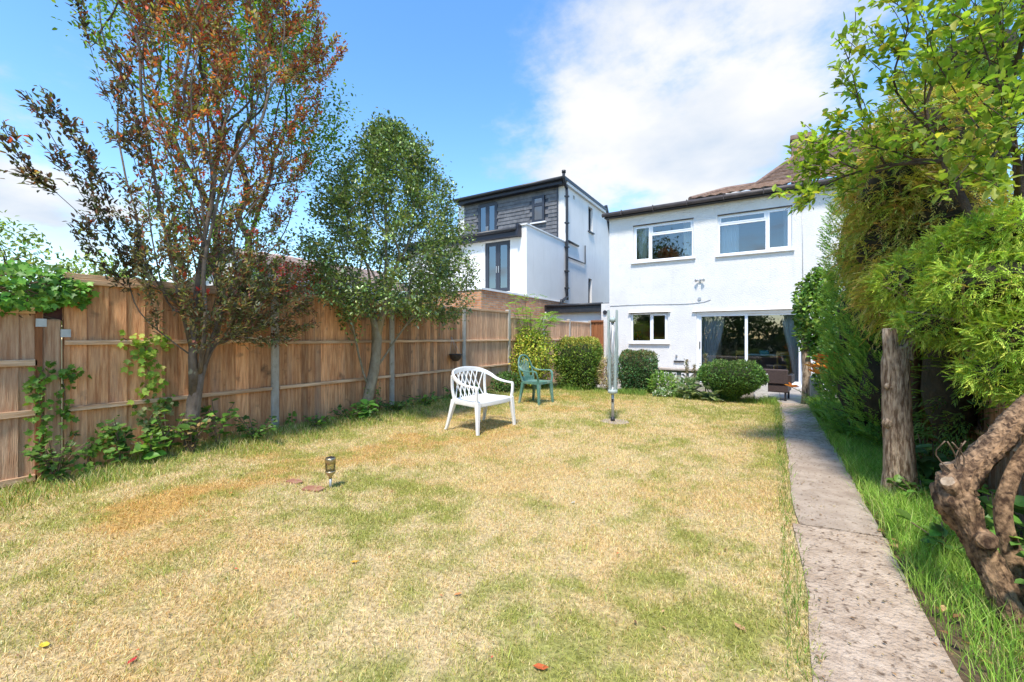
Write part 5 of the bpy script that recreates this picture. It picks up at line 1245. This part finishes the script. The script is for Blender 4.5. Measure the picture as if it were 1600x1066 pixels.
# ================================================================== CONIFERS AND MAGNOLIA ON THE RIGHT
def conifer(name, label, base, trunk, blobs, nb, cards, Lb, cl, cw, cols, r0=.06, droop=.0, tipcols=None, up=.0, rdir=.45, shell=.72, ang=.6, mat_=None, wts=None, bark=None, inner=True):
    root = empty(name, base, label=label, cat='conifer'); off = np.asarray(base, float)
    vol = np.array([r[0] * r[1] + r[1] * r[2] + r[0] * r[2] for _, r in blobs]); cnt = np.maximum(10, (nb * vol / vol.sum()).astype(int))
    P = []; O = []
    for (c, r), k in zip(blobs, cnt):
        d = rand_dirs(k); q = shell + (1.02 - shell) * rng.random((k, 1)) ** .5
        lump = 1 + .16 * (fbm(d[:, 0:1] * 3 + c[0] * 7, d[:, 1:2] * 3 + d[:, 2:3] * 4, 3) - .5) * 2
        P.append(np.asarray(c) + d * q * lump * np.asarray(r)); O.append(norm(d / np.asarray(r)))
    P = np.concatenate(P); O = np.concatenate(O); n = len(P); P[:, 2] = np.maximum(P[:, 2], .03)
    Dr = norm(O * .9 + rand_dirs(n) * rdir + [0, 0, up]); Pl = norm(np.cross(Dr, rand_dirs(n) * .6 + [0, 0, 1.0])); Nn = norm(np.cross(Pl, Dr))
    t = np.linspace(0, 1, cards)[None, :, None]; sg = np.where(np.arange(cards) % 2 == 0, 1, -1)[None, :, None]
    Lr = (Lb * (.6 + .8 * rng.random((n, 1, 1))))
    Q = P[:, None] + Dr[:, None] * Lr * (t - .5) + np.array([0, 0, -1]) * droop * Lr * t * t
    CD = Dr[:, None] * np.cos(ang) + Pl[:, None] * sg * np.sin(ang) * (1 - .7 * t) + np.array([0, 0, -droop]) * t
    col = pick_cols(n, cols, wts, .2)[:, None] * (1 + .1 * rng.standard_normal((n, cards, 1)))
    if tipcols is not None:
        tc_ = pick_cols(n, tipcols, None, .15)[:, None]; col = col * (1 - t * .75) + tc_ * t * .75
    m = n * cards; ln = cl * (.7 + .6 * rng.random(m))
    leaves('foliage', Q.reshape(-1, 3) - off, CD.reshape(-1, 3), (np.repeat(Nn[:, None], cards, 1) + rng.standard_normal((n, cards, 3)) * .3).reshape(-1, 3), ln, cw, np.clip(col.reshape(-1, 3), .004, .9), mat_ or NEEDLE, root, True, fold=.1)
    pts = np.concatenate([ell_points(max(8, int(70 * v / vol.sum())), c, np.asarray(r) * .88, .5) for (c, r), v in zip(blobs, vol)])
    arr, par, load = skeleton([trunk], pts, trunk[0], step=.2, wbase=.3); mb = MB(); wood_mesh(mb, arr - off, par, load, r0, tip=.004, power=.5, sides=7); mb.build('trunk', bark or BARK_DARK, root)
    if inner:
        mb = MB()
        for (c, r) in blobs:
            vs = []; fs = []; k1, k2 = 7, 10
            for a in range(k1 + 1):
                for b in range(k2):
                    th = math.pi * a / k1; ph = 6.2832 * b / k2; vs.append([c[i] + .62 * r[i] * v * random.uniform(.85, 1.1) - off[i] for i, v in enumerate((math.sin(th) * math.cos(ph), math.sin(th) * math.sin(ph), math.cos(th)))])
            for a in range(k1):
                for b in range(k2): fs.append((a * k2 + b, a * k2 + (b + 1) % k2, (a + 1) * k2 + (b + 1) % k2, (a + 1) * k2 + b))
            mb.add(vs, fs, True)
        mb.build('shade_core', INNER, root, kind='stuff')  # dark lumps whose colour stands in for shade deep in the foliage
    return root
INNER = Mt('conifer_shade_core', (.022, .022, .012), .95, (.05, .04, .022), 12, bump=1, bscale=20)
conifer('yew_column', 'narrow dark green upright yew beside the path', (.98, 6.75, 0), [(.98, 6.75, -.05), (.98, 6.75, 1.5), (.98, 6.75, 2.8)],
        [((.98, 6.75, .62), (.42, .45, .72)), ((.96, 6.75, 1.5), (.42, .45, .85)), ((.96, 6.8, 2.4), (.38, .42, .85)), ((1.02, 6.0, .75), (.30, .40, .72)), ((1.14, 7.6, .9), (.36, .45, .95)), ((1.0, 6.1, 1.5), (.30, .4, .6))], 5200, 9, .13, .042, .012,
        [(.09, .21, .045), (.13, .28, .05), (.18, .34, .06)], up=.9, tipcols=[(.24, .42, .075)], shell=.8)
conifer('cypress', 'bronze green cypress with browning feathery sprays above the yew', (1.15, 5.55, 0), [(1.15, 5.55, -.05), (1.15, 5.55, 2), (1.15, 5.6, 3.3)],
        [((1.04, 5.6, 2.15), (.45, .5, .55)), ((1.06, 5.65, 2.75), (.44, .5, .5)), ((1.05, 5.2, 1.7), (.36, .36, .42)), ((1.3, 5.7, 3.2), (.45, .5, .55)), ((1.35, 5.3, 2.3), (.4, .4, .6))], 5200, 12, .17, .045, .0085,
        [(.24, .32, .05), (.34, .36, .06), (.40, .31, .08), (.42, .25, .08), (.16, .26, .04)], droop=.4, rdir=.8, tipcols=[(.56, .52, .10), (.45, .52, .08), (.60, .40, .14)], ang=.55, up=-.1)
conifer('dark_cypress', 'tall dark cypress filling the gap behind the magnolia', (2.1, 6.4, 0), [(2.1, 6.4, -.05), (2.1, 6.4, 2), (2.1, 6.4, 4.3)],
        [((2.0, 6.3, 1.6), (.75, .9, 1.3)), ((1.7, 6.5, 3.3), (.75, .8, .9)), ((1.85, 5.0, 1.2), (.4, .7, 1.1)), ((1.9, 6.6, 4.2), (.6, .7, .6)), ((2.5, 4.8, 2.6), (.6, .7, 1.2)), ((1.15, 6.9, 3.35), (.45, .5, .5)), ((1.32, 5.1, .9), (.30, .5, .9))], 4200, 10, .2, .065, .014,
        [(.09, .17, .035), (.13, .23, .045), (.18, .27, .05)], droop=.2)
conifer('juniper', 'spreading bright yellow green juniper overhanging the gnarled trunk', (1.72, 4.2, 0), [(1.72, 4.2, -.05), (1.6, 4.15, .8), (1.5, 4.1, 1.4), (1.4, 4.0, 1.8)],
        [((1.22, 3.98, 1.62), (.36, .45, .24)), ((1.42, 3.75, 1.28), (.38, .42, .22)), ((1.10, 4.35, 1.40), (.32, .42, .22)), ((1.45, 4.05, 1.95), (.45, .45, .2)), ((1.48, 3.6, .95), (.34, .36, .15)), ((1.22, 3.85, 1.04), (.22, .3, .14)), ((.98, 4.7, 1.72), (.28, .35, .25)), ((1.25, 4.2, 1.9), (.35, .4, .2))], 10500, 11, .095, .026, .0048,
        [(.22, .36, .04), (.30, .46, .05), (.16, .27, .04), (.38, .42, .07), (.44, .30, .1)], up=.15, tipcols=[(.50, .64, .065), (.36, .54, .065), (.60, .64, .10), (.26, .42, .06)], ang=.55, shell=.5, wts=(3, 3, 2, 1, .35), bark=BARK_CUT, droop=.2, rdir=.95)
# dead brown sprigs in the juniper
dsp = empty('withered_sprig', (1.5, 3.6, .78), label='rusty brown withered foliage under the juniper above the gnarled limb', cat='foliage')
q = ell_points(500, (0, 0, 0), (.22, .2, .06)); leaves('foliage', q, rand_dirs(500) + [-.4, -.2, -.3], rand_dirs(500), .05, .018, pick_cols(500, [(.28, .08, .03), (.35, .14, .05), (.16, .05, .03)]), NEEDLE, dsp, True)
# --- cut trunk
ct = empty('cut_trunk', (.84, 4.33, 0), label='upright sawn-off bare trunk beside the path', cat='tree stump')
pts = smooth_path([(.01, 0, -.08), (0, 0, .05), (0, 0, .25), (-.012, 0, .55), (-.02, 0, .85), (-.025, 0, 1.08), (-.02, 0, 1.2)], 5)
def furrowed(pts, rad, n=22, amp=.06, seed=0):
    """trunk surface with vertical furrows and lumps"""
    mb = MB(); P = [Vector(p) for p in pts]; vs = []; fs = []; m = len(P)
    for i in range(m):
        t = (P[min(i + 1, m - 1)] - P[max(i - 1, 0)]).normalized(); a = Vector((1, 0, 0)); a = (a - t * a.dot(t))
        if a.length < .2: a = Vector((0, 1, 0)); a = a - t * a.dot(t)
        a.normalize(); b = t.cross(a)
        for k in range(n):
            an = 6.28318 * k / n; f = 1 + amp * (1 if k % 2 else -.4) * (.4 + .9 * random.random()) + amp * 1.6 * (float(fbm(np.array(math.cos(an) * 1.3 + seed), np.array(math.sin(an) * 1.3 + i * .22), 3)) - .5) * 2
            vs.append(P[i] + (a * math.cos(an) + b * math.sin(an)) * rad[i] * f)
    for i in range(m - 1):
        for k in range(n): fs.append((i * n + k, i * n + (k + 1) % n, (i + 1) * n + (k + 1) % n, (i + 1) * n + k))
    fs.append(tuple((m - 1) * n + k for k in range(n)))
    return mb.add(vs, fs, True)
furrowed(pts, lerp_list([.135, .112, .094, .086, .084, .082, .066], len(pts)), 26, .045, 1).build('trunk', BARK_CUT, ct)
furrowed([(-.04, -.02, 1.08), (-.06, -.03, 1.22), (-.065, -.035, 1.335)], [.058, .046, .044], 16, .04, 3).build('stub', BARK_CUT, ct)
MB().lathe([(0, 0), (.037, 0), (.043, -.01)], (-.065, -.035, 1.338), 16).build('sawn_face', CUTWOOD, ct)
furrowed([(.03, 0, 1.1), (.06, .02, 1.25), (.075, .03, 1.36)], [.05, .035, .012], 10, .1, 5).build('splinter', BARK_CUT, ct)
for (dx, dz, r) in ((-.085, .62, .034), (-.075, .9, .028), (-.03, .80, .02)): furrowed([(dx * .7, -.03, dz - .02), (dx, -.06, dz), (dx * 1.1, -.07, dz + .01)], [r * 1.3, r, r * .5], 10, .1, dz).build('knot', BARK_CUT, ct)
# --- gnarled leaning trunk
gn = empty('gnarled_trunk', (.90, 2.74, 0), label='gnarled leaning trunk with sawn stubs and a bent limb', cat='tree'); o_ = Vector((.90, 2.74, 0))
def rel(l): return [Vector(p) - o_ for p in l]
p1 = smooth_path(rel([(.955, 2.71, -.1), (.90, 2.73, .08), (.84, 2.76, .24), (.785, 2.78, .39), (.742, 2.80, .50), (.752, 2.83, .575), (.84, 2.93, .655), (.96, 3.08, .735), (1.08, 3.26, .82), (1.24, 3.47, .94), (1.45, 3.75, 1.15), (1.7, 4.05, 1.4)]), 8)
furrowed(p1, lerp_list([.072, .056, .048, .052, .070, .064, .048, .045, .045, .044, .04, .035], len(p1)), 28, .2, 11).build('trunk', BARK_GNARL, gn)
p2 = smooth_path(rel([(1.02, 2.92, -.08), (.98, 2.95, .2), (.95, 2.98, .42), (1.02, 3.08, .6), (1.15, 3.25, .74)]), 4)
furrowed(p2, lerp_list([.045, .036, .03, .03, .028], len(p2)), 12, .1, 21).build('second_stem', BARK_GNARL, gn)
for (a, b, r) in (((.76, 2.79, .52), (.70, 2.74, .60), .032), ((.76, 2.84, .56), (.72, 2.84, .66), .026), ((.82, 2.74, .36), (.81, 2.68, .37), .034)):
    a, b = Vector(a) - o_, Vector(b) - o_; furrowed([a, a.lerp(b, .6), b], [r * 1.35, r * 1.05, r], 14, .07, r * 100).build('stub', BARK_GNARL, gn)
    d_ = (b - a).normalized(); MB().tube([b - d_ * .004, b + d_ * .002], [r * .86, r * .82], 14, jit=.1).build('sawn_face', CUTWOOD if r != .034 else BARK_GNARL, gn)
for k in range(5): MB().tube(smooth_path(rel([(.76, 2.8, .6), (.72 + random.uniform(-.06, .06), 2.82, .70), (.70 + random.uniform(-.1, .1), 2.8 + random.uniform(-.05, .05), .78)]), 3), .003, 4).build('twig', TWIG, gn)
# --- broad leaved plants at the right
big = [(.10, .22, .04), (.15, .30, .05), (.08, .16, .03), (.22, .38, .07)]
weed('glossy heart leaved plant in the shade behind the sawn-off trunk', 1.10, 4.55, .48, .22, .15, 30, [(.05, .12, .035), (.08, .16, .05)], 9, 'broad_leaf_plant', mat_=LEAF_GLOSS)
weed('bright leaved climber at the foot of the gnarled trunk', 1.10, 2.62, .42, .20, .075, 90, big, 9, 'broad_leaf_plant')
weed('broad leaves beside the second stem of the gnarled tree', 1.12, 3.0, .42, .24, .10, 70, big, 9, 'broad_leaf_plant')
weed('low broad leaves between the sawn-off trunk and the gnarled trunk', .86, 3.35, .22, .22, .095, 36, big, 7, 'broad_leaf_plant')
weed('leafy plant under the juniper', 1.15, 3.7, .35, .28, .10, 70, big[:3], 9, 'broad_leaf_plant')
weed('low leaves at the foot of the sawn-off trunk', .95, 4.2, .25, .2, .09, 40, big[:3], 7, 'broad_leaf_plant')

# --- magnolia
mg = empty('magnolia_tree', (1.75, 5.0, 0), label='magnolia with large yellow green leaves arching over the conifers', cat='tree'); off = np.array([1.75, 5.0, 0])
lim = [[(1.75, 5.0, -.1), (1.72, 4.95, 1.0), (1.68, 4.85, 2.0), (1.6, 4.7, 2.7), (1.45, 4.6, 3.3), (1.3, 4.5, 4.0)],
       [(1.68, 4.85, 2.0), (1.4, 4.85, 2.55), (1.05, 4.9, 2.85), (.72, 4.9, 2.92), (.45, 4.85, 2.78), (.24, 4.8, 2.55)],
       [(1.05, 4.9, 2.85), (.98, 4.85, 3.2), (.92, 4.8, 3.6)], [(.85, 4.9, 2.9), (.72, 4.85, 3.2), (.62, 4.8, 3.5)],
       [(1.6, 4.7, 2.7), (1.45, 4.2, 2.75), (1.2, 3.85, 2.6), (.98, 3.7, 2.35), (.85, 3.65, 2.1)],
       [(1.45, 4.6, 3.3), (1.3, 4.2, 3.5), (1.15, 3.9, 3.6), (.95, 3.75, 3.75)]]
mp_ = np.concatenate([ell_points(80, (.55, 4.85, 2.95), (.42, .35, .42)), ell_points(80, (.98, 4.75, 3.45), (.40, .4, .55)), ell_points(75, (1.25, 4.1, 3.5), (.45, .4, .45)), ell_points(70, (1.2, 4.1, 4.0), (.5, .4, .45)), ell_points(50, (1.45, 4.2, 3.1), (.4, .4, .4)), ell_points(30, (.75, 4.6, 3.9), (.3, .3, .3)),
                      ell_points(60, (1.15, 3.95, 2.62), (.42, .4, .32)), ell_points(50, (1.35, 4.4, 4.05), (.5, .4, .4)), ell_points(22, (.18, 4.8, 2.58), (.16, .18, .24)), ell_points(40, (.33, 4.85, 3.0), (.22, .25, .3)), ell_points(16, (.6, 4.8, 3.7), (.25, .3, .35)), ell_points(16, (1.05, 3.75, 2.2), (.25, .2, .22))])
arr, par, load = skeleton(lim, mp_, (1.7, 4.9, 1.8), wbase=.45, jit=.03)
mb = MB(); wood_mesh(mb, arr - off, par, load, .042, tip=.003, power=.55, sides=8); mb.build('trunk', BARK_DARK, mg)
P, D = leaf_sites(arr, par, load, 10, 7, .10); n = len(P)
dirs = norm(D * .5 + rand_dirs(n) * .7 + [-.1, -.1, .12]); nn = norm(rand_dirs(n) * .45 + [0, -.1, .9]); ln = .078 * (.5 + .8 * rng.random(n)); cl = pick_cols(n, [(.22, .33, .045), (.30, .41, .06), (.15, .25, .035), (.38, .42, .08), (.45, .38, .07)], (4, 4, 3, 2, .5), .15)
near = np.argsort(np.linalg.norm(P - np.array([0, 0, 1.27]), axis=1)); sel = near[:290]; rest = near[290:]
leaves('foliage', P[rest] - off, dirs[rest], nn[rest], ln[rest], ln[rest] * .5, cl[rest], LEAF_THIN, mg, kind='stuff')
lme = []
for k, c in enumerate([(.22, .33, .045), (.30, .41, .06), (.16, .26, .035), (.38, .42, .08)]):
    V = np.array([(0, 0, 0), (.32, .25, .04), (.7, .2, .02), (1, 0, -.12), (.7, -.2, .02), (.32, -.25, .04), (.35, 0, -.01), (.7, 0, -.05)])
    Fq = np.array([(0, 6, 1, 1), (6, 7, 2, 1), (7, 3, 2, 2), (0, 5, 6, 6), (5, 4, 7, 6), (4, 3, 7, 7)])
    me = bpy.data.meshes.new('leaf'); me.from_pydata([tuple(v) for v in V], [], [tuple(dict.fromkeys(int(i) for i in f)) for f in Fq])
    a = me.color_attributes.new('Col', 'FLOAT_COLOR', 'POINT'); a.data.foreach_set('color', np.tile([*c, 1.0], len(V)).astype(np.float32)); me.materials.append(LEAF_THIN); lme.append(me)
for i in sel:
    o = link('leaf', lme[rng.integers(0, 4)], None, mg, tuple(P[i] - off)); x_ = Vector(dirs[i]); z_ = Vector(nn[i]); y_ = z_.cross(x_).normalized(); z_ = x_.cross(y_)
    o.rotation_mode = 'QUATERNION'; o.rotation_quaternion = Matrix((x_, y_, z_)).transposed().to_quaternion(); s = float(ln[i]); o.scale = (s, s, s)
